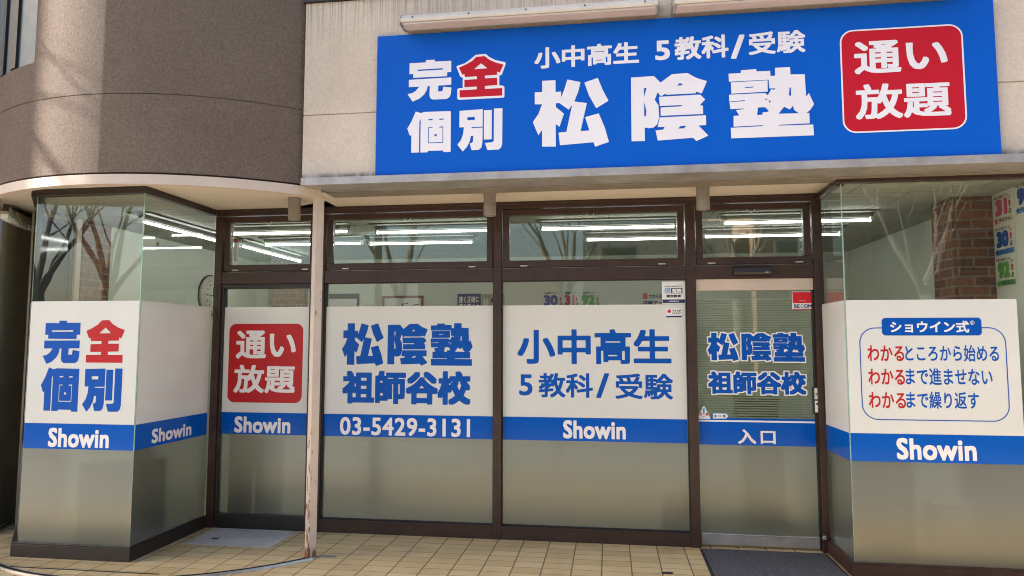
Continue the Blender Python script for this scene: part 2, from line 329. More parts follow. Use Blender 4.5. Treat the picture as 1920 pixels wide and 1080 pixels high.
# ------------------------------------------------------------------ mesh helpers
class MB:
    def __init__(s): s.v = []; s.f = []; s.mi = []
    def add(s, vs, fs, mi=0):
        n = len(s.v); s.v += [tuple(v) for v in vs]
        for f in fs: s.f.append(tuple(i + n for i in f)); s.mi.append(mi)
    def box(s, x0, x1, y0, y1, z0, z1, mi=0):
        v = [(x, y, z) for x in (x0, x1) for y in (y0, y1) for z in (z0, z1)]
        s.add(v, [(0, 1, 3, 2), (4, 6, 7, 5), (0, 4, 5, 1), (2, 3, 7, 6), (0, 2, 6, 4), (1, 5, 7, 3)], mi); return s
    def quad(s, a, b, c, d, mi=0): s.add([a, b, c, d], [(0, 1, 2, 3)], mi); return s
    def prism(s, prof, axis, a0, a1, mi=0):
        # prof: 2D loop; axis 0: extrude along x (prof=(y,z)); 1: along y (prof=(x,z)); 2: along z (prof=(x,y))
        def P(p, a): return (a, p[0], p[1]) if axis == 0 else ((p[0], a, p[1]) if axis == 1 else (p[0], p[1], a))
        n = len(prof); v = [P(p, a0) for p in prof] + [P(p, a1) for p in prof]
        s.add(v, [tuple(range(n)), tuple(range(2 * n - 1, n - 1, -1))] + [(i, i + n, (i + 1) % n + n, (i + 1) % n) for i in range(n)], mi); return s
    def cyl(s, c, r, h, axis=2, seg=24, mi=0, r2=None):
        r2 = r if r2 is None else r2
        vs = []
        for k, (rr, t) in enumerate(((r, 0), (r2, h))):
            for i in range(seg):
                a = 2 * pi * i / seg; p = [rr * cos(a), rr * sin(a)]
                q = [0, 0, 0]; o = [i_ for i_ in range(3) if i_ != axis]
                q[o[0]] = p[0]; q[o[1]] = p[1]; q[axis] = t
                vs.append((c[0] + q[0], c[1] + q[1], c[2] + q[2]))
        s.add(vs, [tuple(range(seg)), tuple(range(2 * seg - 1, seg - 1, -1))] + [(i, (i + 1) % seg, (i + 1) % seg + seg, i + seg) for i in range(seg)], mi); return s
    def tube(s, pts, rads, seg=6, mi=0):
        n0 = len(s.v); k = len(pts); ref = Vector((0.3, 0.2, 0.93))
        for i, p in enumerate(pts):
            d = (Vector(pts[min(i + 1, k - 1)]) - Vector(pts[max(i - 1, 0)])).normalized()
            a = d.cross(ref)
            if a.length < 0.05: a = d.cross(Vector((1, 0, 0)))
            a.normalize(); b = d.cross(a)
            for j in range(seg):
                t = 2 * pi * j / seg; s.v.append(tuple(Vector(p) + rads[i] * (cos(t) * a + sin(t) * b)))
        for i in range(k - 1):
            for j in range(seg):
                s.f.append((n0 + i * seg + j, n0 + i * seg + (j + 1) % seg, n0 + (i + 1) * seg + (j + 1) % seg, n0 + (i + 1) * seg + j)); s.mi.append(mi)
        s.f.append(tuple(n0 + j for j in range(seg))); s.mi.append(mi)
        s.f.append(tuple(n0 + (k - 1) * seg + j for j in range(seg - 1, -1, -1))); s.mi.append(mi); return s
    def build(s, name, mats, parent=None, bevel=0.0, smooth=False, recalc=True):
        me = bpy.data.meshes.new(name); me.from_pydata(s.v, [], s.f)
        for m in (mats if isinstance(mats, (list, tuple)) else [mats]): me.materials.append(m)
        me.polygons.foreach_set('material_index', s.mi)
        if recalc:
            bm = bmesh.new(); bm.from_mesh(me); bmesh.ops.recalc_face_normals(bm, faces=bm.faces); bm.to_mesh(me); bm.free()
        if smooth:
            me.polygons.foreach_set('use_smooth', [True] * len(me.polygons))
        o = bpy.data.objects.new(name, me); COL.objects.link(o)
        if parent: o.parent = parent
        if bevel:
            b = o.modifiers.new('bevel', 'BEVEL'); b.width = bevel; b.segments = 2; b.limit_method = 'ANGLE'; b.angle_limit = R(40)
        return o

def tag(o, label=None, cat=None, group=None, kind=None):
    if label: o['label'] = label
    if cat: o['category'] = cat
    if group: o['group'] = group
    if kind: o['kind'] = kind
    return o
def thing(name, label, cat, loc=(0, 0, 0), rz=0.0, group=None):
    o = bpy.data.objects.new(name, None); COL.objects.link(o); o.location = loc; o.rotation_euler = (0, 0, rz)
    o.empty_display_size = 0.1
    return tag(o, label, cat, group)
def copy_tree(o, parent=None):
    c = o.copy(); COL.objects.link(c)
    if parent: c.parent = parent
    for ch in list(o.children): copy_tree(ch, c)
    return c

# ------------------------------------------------------------------ lettering
# points read off the photograph (1920 px wide) are carried onto the wall or glass plane they are on
def on(px, py, axis, val):
    d = Vector(((px - 960) / FPX, -(py - 540) / FPX, -1.0))
    d = rx * d.x + ux * d.y + bx_ * d.z
    i = 'XY'.index(axis)
    p = CAM_POS + d * ((val - CAM_POS[i]) / d[i])
    return ((p.x, p.z) if axis == 'Y' else (p.y, p.z))

def inside(pts, shapes):
    """which points lie in any of the triangle sets (vertices, triangles)"""
    P = np.array(pts); hit = np.zeros(len(P), bool)
    for vs, fs in shapes:
        T = np.array([[vs[i] for i in f[:3]] for f in fs])
        for k in range(0, len(P), 4000):
            q = P[k:k + 4000, None, :]
            def side(a, b): return (b[:, 0] - a[:, 0]) * (q[..., 1] - a[:, 1]) - (b[:, 1] - a[:, 1]) * (q[..., 0] - a[:, 0])
            d0, d1, d2 = side(T[:, 0], T[:, 1]), side(T[:, 1], T[:, 2]), side(T[:, 2], T[:, 0])
            hit[k:k + 4000] |= (((d0 >= 0) & (d1 >= 0) & (d2 >= 0)) | ((d0 <= 0) & (d1 <= 0) & (d2 <= 0))).any(1)
    return hit
def rim(fs):
    cnt = {}
    for f in fs:
        for i in range(len(f)):
            k = (min(f[i], f[i - 1]), max(f[i], f[i - 1])); cnt[k] = cnt.get(k, 0) + 1
    return [k for k, c in cnt.items() if c == 1]
def solve(V, E, shapes):
    r = delaunay_2d_cdt([Vector(v) for v in V], E, [], 0, 1e-6)
    v = [tuple(p) for p in r[0]]; f = [tuple(t) for t in r[2]]
    h = inside([(sum(v[i][0] for i in t) / 3, sum(v[i][1] for i in t) / 3) for t in f], shapes)
    return v, [t for t, k in zip(f, h) if k]
def union(shapes):
    """flat union of overlapping 2D triangle sets, with few triangles"""
    good = []
    for vs, fs in shapes:
        gf = []
        for f in fs:
            for k in range(1, len(f) - 1):
                t = (f[0], f[k], f[k + 1]); (ax, ay), (bx, by), (cx, cy) = [vs[i][:2] for i in t]
                if abs((bx - ax) * (cy - ay) - (by - ay) * (cx - ax)) > 1e-9: gf.append(t)
        good.append((vs, gf))
    V = []; E = []
    for vs, gf in good:
        n = len(V); V += list(vs); E += [(i + n, j + n) for i, j in rim(gf)]
    v, f = solve(V, E, good)
    ed = rim(f); nb = {}
    for i, j in ed: nb.setdefault(i, []).append(j); nb.setdefault(j, []).append(i)
    # drop vertices in the middle of straight edges
    for i in list(nb):
        if len(nb[i]) != 2: continue
        j, k = nb[i]; a, p, c = v[j], v[i], v[k]
        if k in nb[j] or abs((p[0] - a[0]) * (c[1] - a[1]) - (p[1] - a[1]) * (c[0] - a[0])) > 2e-7: continue
        nb[j][nb[j].index(i)] = k; nb[k][nb[k].index(i)] = j; del nb[i]
    ids = {i: n for n, i in enumerate(nb)}
    E2 = [(ids[i], ids[j]) for i in nb for j in nb[i] if i < j]
    return solve([v[i] for i in nb], E2, [(v, f)])

_cache = {}
def text_shape(body, bold, spacing=1.0):
    key = (body, bold, spacing)
    if key in _cache: return _cache[key]
    c = bpy.data.curves.new('lettering_curve', 'FONT'); c.body = body; c.size = 1.0; c.resolution_u = 3; c.space_character = spacing
    o = bpy.data.objects.new('lettering_curve', c); COL.objects.link(o); bpy.context.view_layer.update()
    me = bpy.data.meshes.new_from_object(o.evaluated_get(bpy.context.evaluated_depsgraph_get()))
    vs = [(v.co.x, v.co.y) for v in me.vertices]; fs = [tuple(p.vertices) for p in me.polygons]
    bpy.data.objects.remove(o); bpy.data.curves.remove(c); bpy.data.meshes.remove(me)
    tri = []
    for f in fs:
        for i in range(1, len(f) - 1): tri.append((f[0], f[i], f[i + 1]))
    _cache[key] = dilate((vs, tri), bold) if bold else (vs, tri)
    return _cache[key]

def dilate(shape, r):
    """grow a flat shape outwards by r; letters that stand apart are grown one by one"""
    vs, fs = shape
    par = list(range(len(vs)))
    def find(i):
        while par[i] != i: par[i] = par[par[i]]; i = par[i]
        return i
    for f in fs:
        for i in f[1:]: par[find(i)] = find(f[0])
    comp = {}
    for f in fs: comp.setdefault(find(f[0]), []).append(f)
    items = []
    for fl in comp.values():
        xs = [vs[i][0] for f in fl for i in f]; items.append([min(xs) - r, max(xs) + r, fl])
    items.sort(key=lambda q: q[0]); groups = []
    for it in items:
        if groups and it[0] < groups[-1][1]: groups[-1][1] = max(groups[-1][1], it[1]); groups[-1][2] += it[2]
        else: groups.append([it[0], it[1], list(it[2])])
    res = []
    for _, _, fl in groups:
        ids = sorted({i for f in fl for i in f}); mp = {i: k for k, i in enumerate(ids)}
        gv = [vs[i] for i in ids]; gf = [tuple(mp[i] for i in f) for f in fl]; out = [(gv, gf)]
        for dx, dy in [(1, 0), (-1, 0), (0, 1), (0, -1), (.96, .96), (-.96, .96), (.96, -.96), (-.96, -.96)]:
            out.append(([(x + dx * r, y + dy * r) for x, y in gv], gf))
        res.append(union(out))
    return merge(*res)

def poly_shape(loops):
    c = bpy.data.curves.new('outline_curve', 'CURVE'); c.dimensions = '2D'; c.fill_mode = 'BOTH'
    for lp in loops:
        sp = c.splines.new('POLY'); sp.points.add(len(lp) - 1); sp.use_cyclic_u = True
        for i, p in enumerate(lp): sp.points[i].co = (p[0], -p[1], 0, 1)
    o = bpy.data.objects.new('outline_curve', c); COL.objects.link(o); bpy.context.view_layer.update()
    me = bpy.data.meshes.new_from_object(o.evaluated_get(bpy.context.evaluated_depsgraph_get()))
    vs = [(v.co.x, v.co.y) for v in me.vertices]
    fs = []
    for p in me.polygons:
        f = tuple(p.vertices)
        for i in range(1, len(f) - 1): fs.append((f[0], f[i], f[i + 1]))
    bpy.data.objects.remove(o); bpy.data.curves.remove(c); bpy.data.meshes.remove(me)
    return vs, fs

def merge(*shapes):
    V = []; F = []
    for vs, fs in shapes:
        n = len(V); V += list(vs); F += [tuple(i + n for i in f) for f in fs]
    return V, F

def bbox(vs):
    xs = [v[0] for v in vs]; ys = [v[1] for v in vs]; return min(xs), min(ys), max(xs), max(ys)

def fit(shape, u0, v0, u1, v1):
    a, b, c, d = bbox(shape[0])
    return [(u0 + (x - a) / (c - a) * (u1 - u0), v0 + (y - b) / (d - b) * (v1 - v0)) for x, y in shape[0]], shape[1]

def px_fit(shape, axis, val, x0, y0, x1, y1):
    """x0,y0 lower-left and x1,y1 upper-right corner in photo pixels"""
    u0, v0 = on(x0, y0, axis, val); u1, v1 = on(x1, y1, axis, val)
    return fit(shape, u0, v0, u1, v1)

def put(name, shapes, axis, val, mat, parent):
    vs, fs = merge(*shapes)
    mb = MB(); mb.add([(u, val, v) if axis == 'Y' else (val, u, v) for u, v in vs], fs)
    return mb.build(name, mat, parent, recalc=False)

def rrect(u0, v0, u1, v1, r, seg=8):
    pts = []
    for cx, cy, a0 in ((u1 - r, v1 - r, 0), (u0 + r, v1 - r, 90), (u0 + r, v0 + r, 180), (u1 - r, v0 + r, 270)):
        for i in range(seg + 1):
            a = R(a0 + 90 * i / seg); pts.append((cx + r * cos(a), cy + r * sin(a)))
    return pts
def fan(pts): return pts, [tuple(range(len(pts)))]
def ring_shape(a, b):
    n = len(a); return a + b, [(i, (i + 1) % n, (i + 1) % n + n, i + n) for i in range(n)]
def rect(u0, v0, u1, v1): return [(u0, v0), (u1, v0), (u1, v1), (u0, v1)], [(0, 1, 2, 3)]

# heavy display characters, outlined stroke by stroke (image-style axes, y down)
KAN = poly_shape([[(262,128),(338,126),(339,143),(479,138),(479,240),(445,243),(445,279),(155,290),(155,255),(122,257),(122,155),(261,150)],
  [(192,216),(407,205),(407,218),(192,228)],
  [(118,308),(480,290),(480,358),(371,364),(369,418),(406,415),(413,375),(482,382),(478,440),(465,472),(440,487),(325,491),(303,478),(296,450),(298,368),(279,369),(272,405),(250,445),(210,483),(152,509),(108,440),(150,430),(180,408),(207,372),(118,376)]])
ZEN = poly_shape([[(688,104),(760,98),(795,130),(850,157),(918,177),(887,249),(864,240),(866,268),(762,275),(762,300),(865,295),(866,360),(762,368),(762,395),(908,388),(908,455),(548,470),(548,405),(694,398),(694,372),(588,378),(588,312),(694,305),(694,280),(590,285),(588,258),(570,265),(540,200),(600,172),(650,142)],
  [(728,163),(783,209),(670,216)]])
ZEN_OUT = poly_shape([[(683,82),(768,75),(800,105),(850,133),(930,153),(939,165),(905,268),(884,274),(884,362),(918,368),(927,378),(927,465),(917,475),(545,492),(528,482),(528,395),(540,386),(573,384),(574,292),(552,280),(519,190),(525,182),(590,158),(640,122)]])
KO = poly_shape([[(175,560),(220,576),(248,565),(475,558),(475,928),(413,930),(413,915),(282,920),(282,932),(218,935),(218,628),(207,655),(207,934),(140,937),(140,770),(128,785),(103,718),(140,650)],
  [(283,632),(320,628),(320,639),(283,642)], [(377,628),(412,625),(412,636),(377,639)],
  [(283,706),(320,702),(320,709),(289,712),(289,844),(405,839),(405,707),(378,709),(378,700),(411,697),(411,846),(283,851)],
  [(337,768),(356,767),(356,786),(337,788)]])
BETSU = poly_shape([[(545,563),(743,548),(743,705),(648,710),(648,719),(743,714),(741,850),(733,892),(710,914),(650,917),(634,855),(655,850),(662,835),(663,787),(643,789),(635,835),(610,888),(575,929),(529,868),(560,825),(578,770),(583,711),(545,713)],
  [(612,622),(676,617),(676,645),(612,648)],
  [(753,558),(820,555),(820,818),(753,822)],
  [(838,543),(910,540),(908,860),(900,890),(880,910),(785,916),(762,852),(825,845),(837,835)]])
SHO = poly_shape([[(1247,310),(1360,303),(1360,412),(1405,406),(1408,458),(1435,385),(1460,297),(1571,321),(1550,410),(1517,497),(1622,510),(1568,763),(1642,757),(1607,637),(1720,602),(1770,730),(1802,857),(1690,901),(1674,862),(1395,893),(1384,779),(1449,772),(1500,525),(1470,572),(1392,512),(1362,513),(1362,548),(1430,608),(1392,727),(1360,703),(1360,905),(1245,908),(1245,757),(1213,806),(1166,687),(1215,610),(1245,524),(1183,525),(1183,416),(1247,411)],
  [(1603,325),(1715,282),(1755,390),(1802,488),(1700,557),(1640,440)]])
IN = poly_shape([[(107,438),(292,424),(345,482),(438,408),(562,398),(628,440),(714,470),(670,578),(626,562),(622,577),(388,590),(384,580),(345,604),(320,568),(296,635),(325,682),(330,790),(312,852),(285,878),(245,886),(212,880),(212,998),(105,1002)],
  [(210,533),(232,530),(210,612)], [(210,650),(228,735),(225,775),(210,783)], [(500,485),(525,505),(475,510)],
  [(330,608),(658,588),(696,630),(652,682),(678,684),(678,757),(342,776),(342,702),(502,692),(515,680),(336,690)],
  [(334,790),(700,768),(700,853),(640,858),(716,945),(620,993),(595,965),(315,993),(298,904),(360,896),(372,873),(316,875)],
  [(480,886),(495,865),(545,862),(522,884)]])
JUKU = poly_shape([[(1003,372),(1125,362),(1127,382),(1237,378),(1237,422),(1275,420),(1275,352),(1394,346),(1396,410),(1507,408),(1512,600),(1535,570),(1572,665),(1540,715),(1510,740),(1450,742),(1415,715),(1408,678),(1382,712),(1338,688),(1292,748),(1533,740),(1533,828),(1293,843),(1293,850),(1560,838),(1563,930),(912,963),(910,872),(1165,855),(1165,847),(933,862),(935,768),(980,765),(955,718),(1018,710),(1018,704),(912,710),(905,650),(1028,640),(1028,632),(903,645),(903,585),(1190,570),(1212,590),(1240,538),(1270,542),(1272,530),(1225,530),(1222,455),(905,472),(903,402),(1003,396)],
  [(920,478),(1213,460),(1213,558),(922,576)], [(1040,517),(1105,514),(1092,523),(1027,526)], [(1385,525),(1396,522),(1395,595),(1378,590)],
  [(1180,630),(1208,615),(1203,628)], [(1218,632),(1237,640),(1222,655)], [(1132,695),(1188,692),(1217,725),(1200,735),(1168,735),(1165,757),(1122,760)]])
def unshear(shape, k):
    """take out the slope the strokes have in the photograph"""
    return [(x, y - k * x) for x, y in shape[0]], shape[1]
KAN, ZEN, ZEN_OUT, KO, BETSU = [unshear(s, 0.045) for s in (KAN, ZEN, ZEN_OUT, KO, BETSU)]
SHO, IN, JUKU = unshear(SHO, 0.058), unshear(IN, 0.056), unshear(JUKU, 0.053)

# lower-case word mark with round geometric letters
SHOWIN = text_shape('Showin', 0.032, 1.04)

# ------------------------------------------------------------------ ground
mb = MB(); mb.box(-40, 40, -2.3, 6.0, -0.15, 0.0)
tag(mb.build('tile_floor', M['tile']), kind='structure')
mb = MB(); mb.box(-60, 60, -5.9, -2.305, -0.15, -0.004)
tag(mb.build('pavement', M['pave']), kind='structure')
mb = MB(); mb.box(-60, 60, -6.05, -5.905, -0.25, -0.002)
tag(mb.build('kerb', M['kerb']), kind='structure')
mb = MB(); mb.box(-200, 200, -200, -6.055, -0.30, -0.13); mb.box(-200, 200, 6.005, 200, -0.30, -0.13)
tag(mb.build('road', M['asphalt']), kind='structure')

# ------------------------------------------------------------------ the building
B = thing('shop_building', 'tutoring school shopfront with brown window frames, beige wall and curved taupe corner wall', 'building')
CX, CY, RW = -3.572, 0.626, 1.935
SX, SY = -3.55, 0.40          # centre of the curved shutter's own track
def arc(a0, a1, n): return [a0 + (a1 - a0) * i / n for i in range(n + 1)]

# curved wall (with a window opening on its far left)
def curved_wall():
    mb = MB()
    prof = [(2.728, RW - 0.06), (2.728, RW), (3.282, RW), (3.282, RW - 0.006), (3.288, RW - 0.006), (3.288, RW), (3.575, RW), (5.2, RW), (7.0, RW)]
    th = sorted(set(arc(R(-38), R(-106), 48) + arc(R(-106), R(-146), 28)[1:] + arc(R(-146), R(-185), 20)[1:]))
    for i in range(len(th) - 1):
        a, b = th[i], th[i + 1]; mid = (a + b) / 2
        win = R(-145.9) < mid < R(-106)
        for j in range(len(prof) - 1):
            if win and j == 6: continue
            (z0, r0), (z1, r1) = prof[j], prof[j + 1]
            P = lambda t, r, z: (CX + r * cos(t), CY + r * sin(t), z)
            mb.quad(P(a, r0, z0), P(b, r0, z0), P(b, r1, z1), P(a, r1, z1))
        if win:
            P = lambda t, r, z: (CX + r * cos(t), CY + r * sin(t), z)
            mb.quad(P(a, RW, 3.575), P(b, RW, 3.575), P(b, RW - .14, 3.59), P(a, RW - .14, 3.59))
            mb.quad(P(a, RW, 5.2), P(b, RW, 5.2), P(b, RW - .14, 5.2), P(a, RW - .14, 5.2))
    for t in (R(-106), R(-146)):
        P = lambda r, z: (CX + r * cos(t), CY + r * sin(t), z)
        mb.quad(P(RW, 3.575), P(RW, 5.2), P(RW - .14, 5.2), P(RW - .14, 3.575))
    return mb
cw = curved_wall()
bmw = cw.build('curved_wall', M['taupe'], B)
# weld so that smooth shading works, keep the creases
_bm = bmesh.new(); _bm.from_mesh(bmw.data); bmesh.ops.remove_doubles(_bm, verts=_bm.verts, dist=1e-5)
bmesh.ops.recalc_face_normals(_bm, faces=_bm.faces)
for e in _bm.edges:
    if len(e.link_faces) == 2 and e.calc_face_angle() > R(30): e.smooth = False
for f_ in _bm.faces: f_.smooth = True
_bm.to_mesh(bmw.data); _bm.free()
# window in the curved wall
mb = MB(); mb2 = MB(); rr = RW - 0.022
for a, b in zip(arc(R(-106), R(-146), 20)[:-1], arc(R(-106), R(-146), 20)[1:]):
    P = lambda t, r, z: (CX + r * cos(t), CY + r * sin(t), z)
    m = (mb2 if a > R(-114.1) else mb)
    mb2.quad(P(a, rr, 3.59), P(b, rr, 3.59), P(b, rr, 5.2), P(a, rr, 5.2))
for t0, t1 in ((R(-114.0), R(-117.0)), (R(-121), R(-123))):
    prof = [(CX + r * cos(t), CY + r * sin(t)) for t, r in ((t0, RW - .004), (t1, RW - .004), (t1, rr + .003), (t0, rr + .003))]
    mb.prism(prof, 2, 3.593, 5.197)
wf = mb.build('window', M['dkbrown'], B); tag(wf, 'narrow upper window with dark frame in the curved wall')
mb2.build('pane', M['bluewin'], wf)

# shutter casing: curved steel band under the curved wall, and the dark curved shutter beyond
mb = MB()
for a, b in zip(arc(R(-42.5), R(-175), 100)[:-1], arc(R(-42.5), R(-175), 100)[1:]):
    P = lambda t, r, z: (CX + r * cos(t), CY + r * sin(t), z)
    ro, ri, z0, z1 = 1.943, 1.89, 2.644, 2.7125
    mb.quad(P(a, ro, z0), P(b, ro, z0), P(b, ro, z1), P(a, ro, z1)); mb.quad(P(a, ri, z0), P(b, ri, z0), P(b, ri, z1), P(a, ri, z1))
    mb.quad(P(a, ro, z0), P(b, ro, z0), P(b, ri, z0), P(a, ri, z0)); mb.quad(P(a, ro, z1), P(b, ro, z1), P(b, ri - .05, z1), P(a, ri - .05, z1))
o = mb.build('shutter_casing', M['casing'], B, smooth=False)
mb = MB(); sl = MB()
for a, b in zip(arc(R(-148), R(-215), 32)[:-1], arc(R(-148), R(-215), 32)[1:]):
    P = lambda t, r, z: (SX + r * cos(t), SY + r * sin(t), z)
    mb.quad(P(a, 1.72, 0), P(b, 1.72, 0), P(b, 1.72, 2.75), P(a, 1.72, 2.75))
    mb.quad(P(a, 1.63, 2.61), P(b, 1.63, 2.61), P(b, 1.63, 2.654), P(a, 1.63, 2.654))
    mb.quad(P(a, 1.63, 2.61), P(b, 1.63, 2.61), P(b, 1.72, 2.61), P(a, 1.72, 2.61))
sh_ = mb.build('curved_shutter', M['olive'], B, smooth=False)
for i in range(11):
    t = R(-143.5 - i * 1.9 * 1.1)
    c, s_ = cos(t), sin(t)
    pr_ = [(SX + r * cos(q), SY + r * sin(q)) for q, r in ((t - .011, 1.655), (t + .011, 1.655), (t + .011, 1.705), (t - .011, 1.705))]
    sl.prism(pr_, 2, 2.565, 2.603)
lv = MB()
for a, b in zip(arc(R(-138), R(-172), 16)[:-1], arc(R(-138), R(-172), 16)[1:]):
    P = lambda t, r, z: (SX + r * cos(t), SY + r * sin(t), z)
    lv.quad(P(a, 1.64, 2.604), P(b, 1.64, 2.604), P(b, 1.715, 2.604), P(a, 1.715, 2.604)); lv.quad(P(a, 1.64, 2.604), P(b, 1.64, 2.604), P(b, 1.64, 2.653), P(a, 1.64, 2.653))
lvo = lv.build('block_strip', M['olive'], B)
sl.build('pale_block', M['white_enamel'], lvo)  # small pale blocks in a row under the olive strip

# flat beige wall with a scored joint, its metal coping, upper wall behind
mb = MB()
prof = [(-0.30, 2.752), (-0.82, 2.752), (-0.82, 3.2285), (-0.811, 3.2295), (-0.811, 3.2365), (-0.82, 3.2375), (-0.82, 4.092), (-0.30, 4.092)]
mb.prism(prof, 0, -2.232, 4.4)
mb.build('fascia_wall', M['beige'], B)
mb = MB(); mb.box(-2.25, 4.4, -0.84, -0.28, 4.094, 4.125)
mb.build('coping', M['dkbrown'], B, bevel=0.004)
mb = MB(); mb.box(-5.24, 4.4, -0.18, 6.0, 2.83, 8.0)
mb.build('upper_wall', M['roofd'], B)

# drip edge: metal flashing under the beige wall
mb = MB(); mb.box(-2.218, 4.4, -0.862, -0.60, 2.700, 2.7485)
mb.box(-2.218, 4.4, -0.870, -0.8625, 2.696, 2.750); mb.box(0.925, 0.933, -0.873, -0.8705, 2.698, 2.748)
mb.build('drip_edge', M['flash'], B, bevel=0.003)
mb = MB(); mb.box(-2.14, 4.4, -0.597, -0.432, 2.694, 2.748)
mb.build('drip_edge', M['flash_dk'], B, bevel=0.003)

# soffit: disc under the curved part plus the strip along the windows
mb = MB()
pts = [(CX + 1.885 * cos(t), CY + 1.885 * sin(t)) for t in arc(R(-33), R(-205), 64)]
mb.prism(pts, 2, 2.7155, 2.80)
mb.box(-2.3, 4.4, -0.429, 0.10, 2.715, 2.80)
mb.build('soffit', M['soffit'], B)

# --- window frames on the facade line (front faces at y = 0)
YF0, YF1 = 0.0, 0.10
Xj = [(-3.40, -3.335), (-2.475, -2.395), (-0.938, -0.874), (0.600, 0.672), (1.556, 1.625)]
for a, b in Xj:
    mb = MB(); mb.box(a, b, -0.004, YF1, 0.0, 2.655); mb.box(a + (b - a) * .46, a + (b - a) * .54, -0.006, -0.0042, 0.002, 2.06)
    mb.build('mullion', M['brown'], B, bevel=0.003)
mb = MB(); mb.box(-3.40, 1.625, 0.0, YF1, 2.657, 2.7135); mb.box(-3.40, 1.625, -0.008, -0.0005, 2.690, 2.7125)
mb.build('head_rail', M['brown'], B, bevel=0.002)
bays = [(Xj[i][1], Xj[i + 1][0]) for i in range(4)]
for i, (a, b) in enumerate(bays):
    mb = MB(); mb.box(a + .001, b - .001, 0.0, YF1, 2.061, 2.163)
    mb.build('transom_rail', M['brown'], B, bevel=0.003)
    # hinged light above
    mb = MB(); za, zb = 2.172, 2.650; t = 0.052; xa, xb = a + 0.010, b - 0.010; y0, y1 = 0.012, 0.07
    mb.box(xa, xb, y0, y1, za, za + t + .004); mb.box(xa, xb, y0, y1, zb - t + .004, zb)
    mb.box(xa, xa + t, y0, y1, za + t + .004, zb - t + .004); mb.box(xb - t, xb, y0, y1, za + t + .004, zb - t + .004)
    tw = mb.build('transom_window', M['brown'], B, bevel=0.004)
    mb = MB(); mb.box(xa + t + .0005, xb - t - .0005, 0.030, 0.034, za + t + .0045, zb - t + .0035)
    mb.build('pane', M['glass'], tw)
    for fx in (0.10, 0.86):
        xl = xa + fx * (xb - xa)
        mb = MB(); mb.box(xl, xl + 0.058, 0.004, 0.0118, za + 0.006, za + 0.016)
        mb.build('latch', M['steel'], tw, bevel=0.002)
    xm = (xa + xb) / 2 - 0.01
    mb = MB(); mb.tube([(xm + .028 * cos(a_), 0.006, zb - t + .006 - .026 * abs(sin(a_))) for a_ in arc(0, pi, 10)], [0.0035] * 11, 6)
    mb.build('ring_pull', M['steel'], tw, smooth=True)

def pane_panel(name, x0, x1, y, z0, z1, parent, zf=0.778, zt=0.962, edges=(False, False), thick=0.008):
    """glass sheet facing -Y: clear above, frosted below zf"""
    mb = MB()
    for za, zb, mi in ((z0, zf, 1), (zf, z1, 0)):
        mb.quad((x0, y, za), (x1, y, za), (x1, y, zb), (x0, y, zb), mi)
    mb.quad((x0, y + thick, z0), (x1, y + thick, z0), (x1, y + thick, z1), (x0, y + thick, z1), 2)
    for xx, e in ((x0, edges[0]), (x1, edges[1])):
        mb.quad((xx, y, z0), (xx, y + thick, z0), (xx, y + thick, z1), (xx, y, z1), 3 if e else 2)
    return mb.build(name, [M['glass'], M['frost'], M['gback'], M['gedge']], parent, recalc=False)
def side_panel(name, x, y0, y1, z0, z1, parent, nx, zf=0.778, thick=0.008):
    """glass sheet facing nx along X"""
    mb = MB()
    for za, zb, mi in ((z0, zf, 1), (zf, z1, 0)):
        q = [(x, y0, za), (x, y1, za), (x, y1, zb), (x, y0, zb)]
        mb.quad(*(q if nx > 0 else q[::-1]), mi)
    xb = x - nx * thick
    q = [(xb, y0, z0), (xb, y1, z0), (xb, y1, z1), (xb, y0, z1)]
    mb.quad(*q, 2)
    mb.quad((x, y0, z0), (xb, y0, z0), (xb, y0, z1), (x, y0, z1), 3)
    return mb.build(name, [M['glass'], M['frost'], M['gback'], M['gedge']], parent, recalc=False)

YP = 0.040                      # front of the panes
YL = YP - 0.0030                # vinyl, then letters
def film(name, x0, x1, z0, z1, mat, parent, y=YP - 0.0015):
    mb = MB(); mb.box(x0, x1, y - 0.0006, y + 0.0006, z0, z1)
    return mb.build(name, mat, parent)
ZB, ZM, ZT = 0.778, 0.962, 1.862

def sill(mb, a, b, top=0.10):
    mb.box(a + .001, b - .001, 0.002, YF1, 0.0, top - 0.012)
    mb.box(a + .001, b - .001, -0.002, YF1 - .001, top - 0.0115, top)

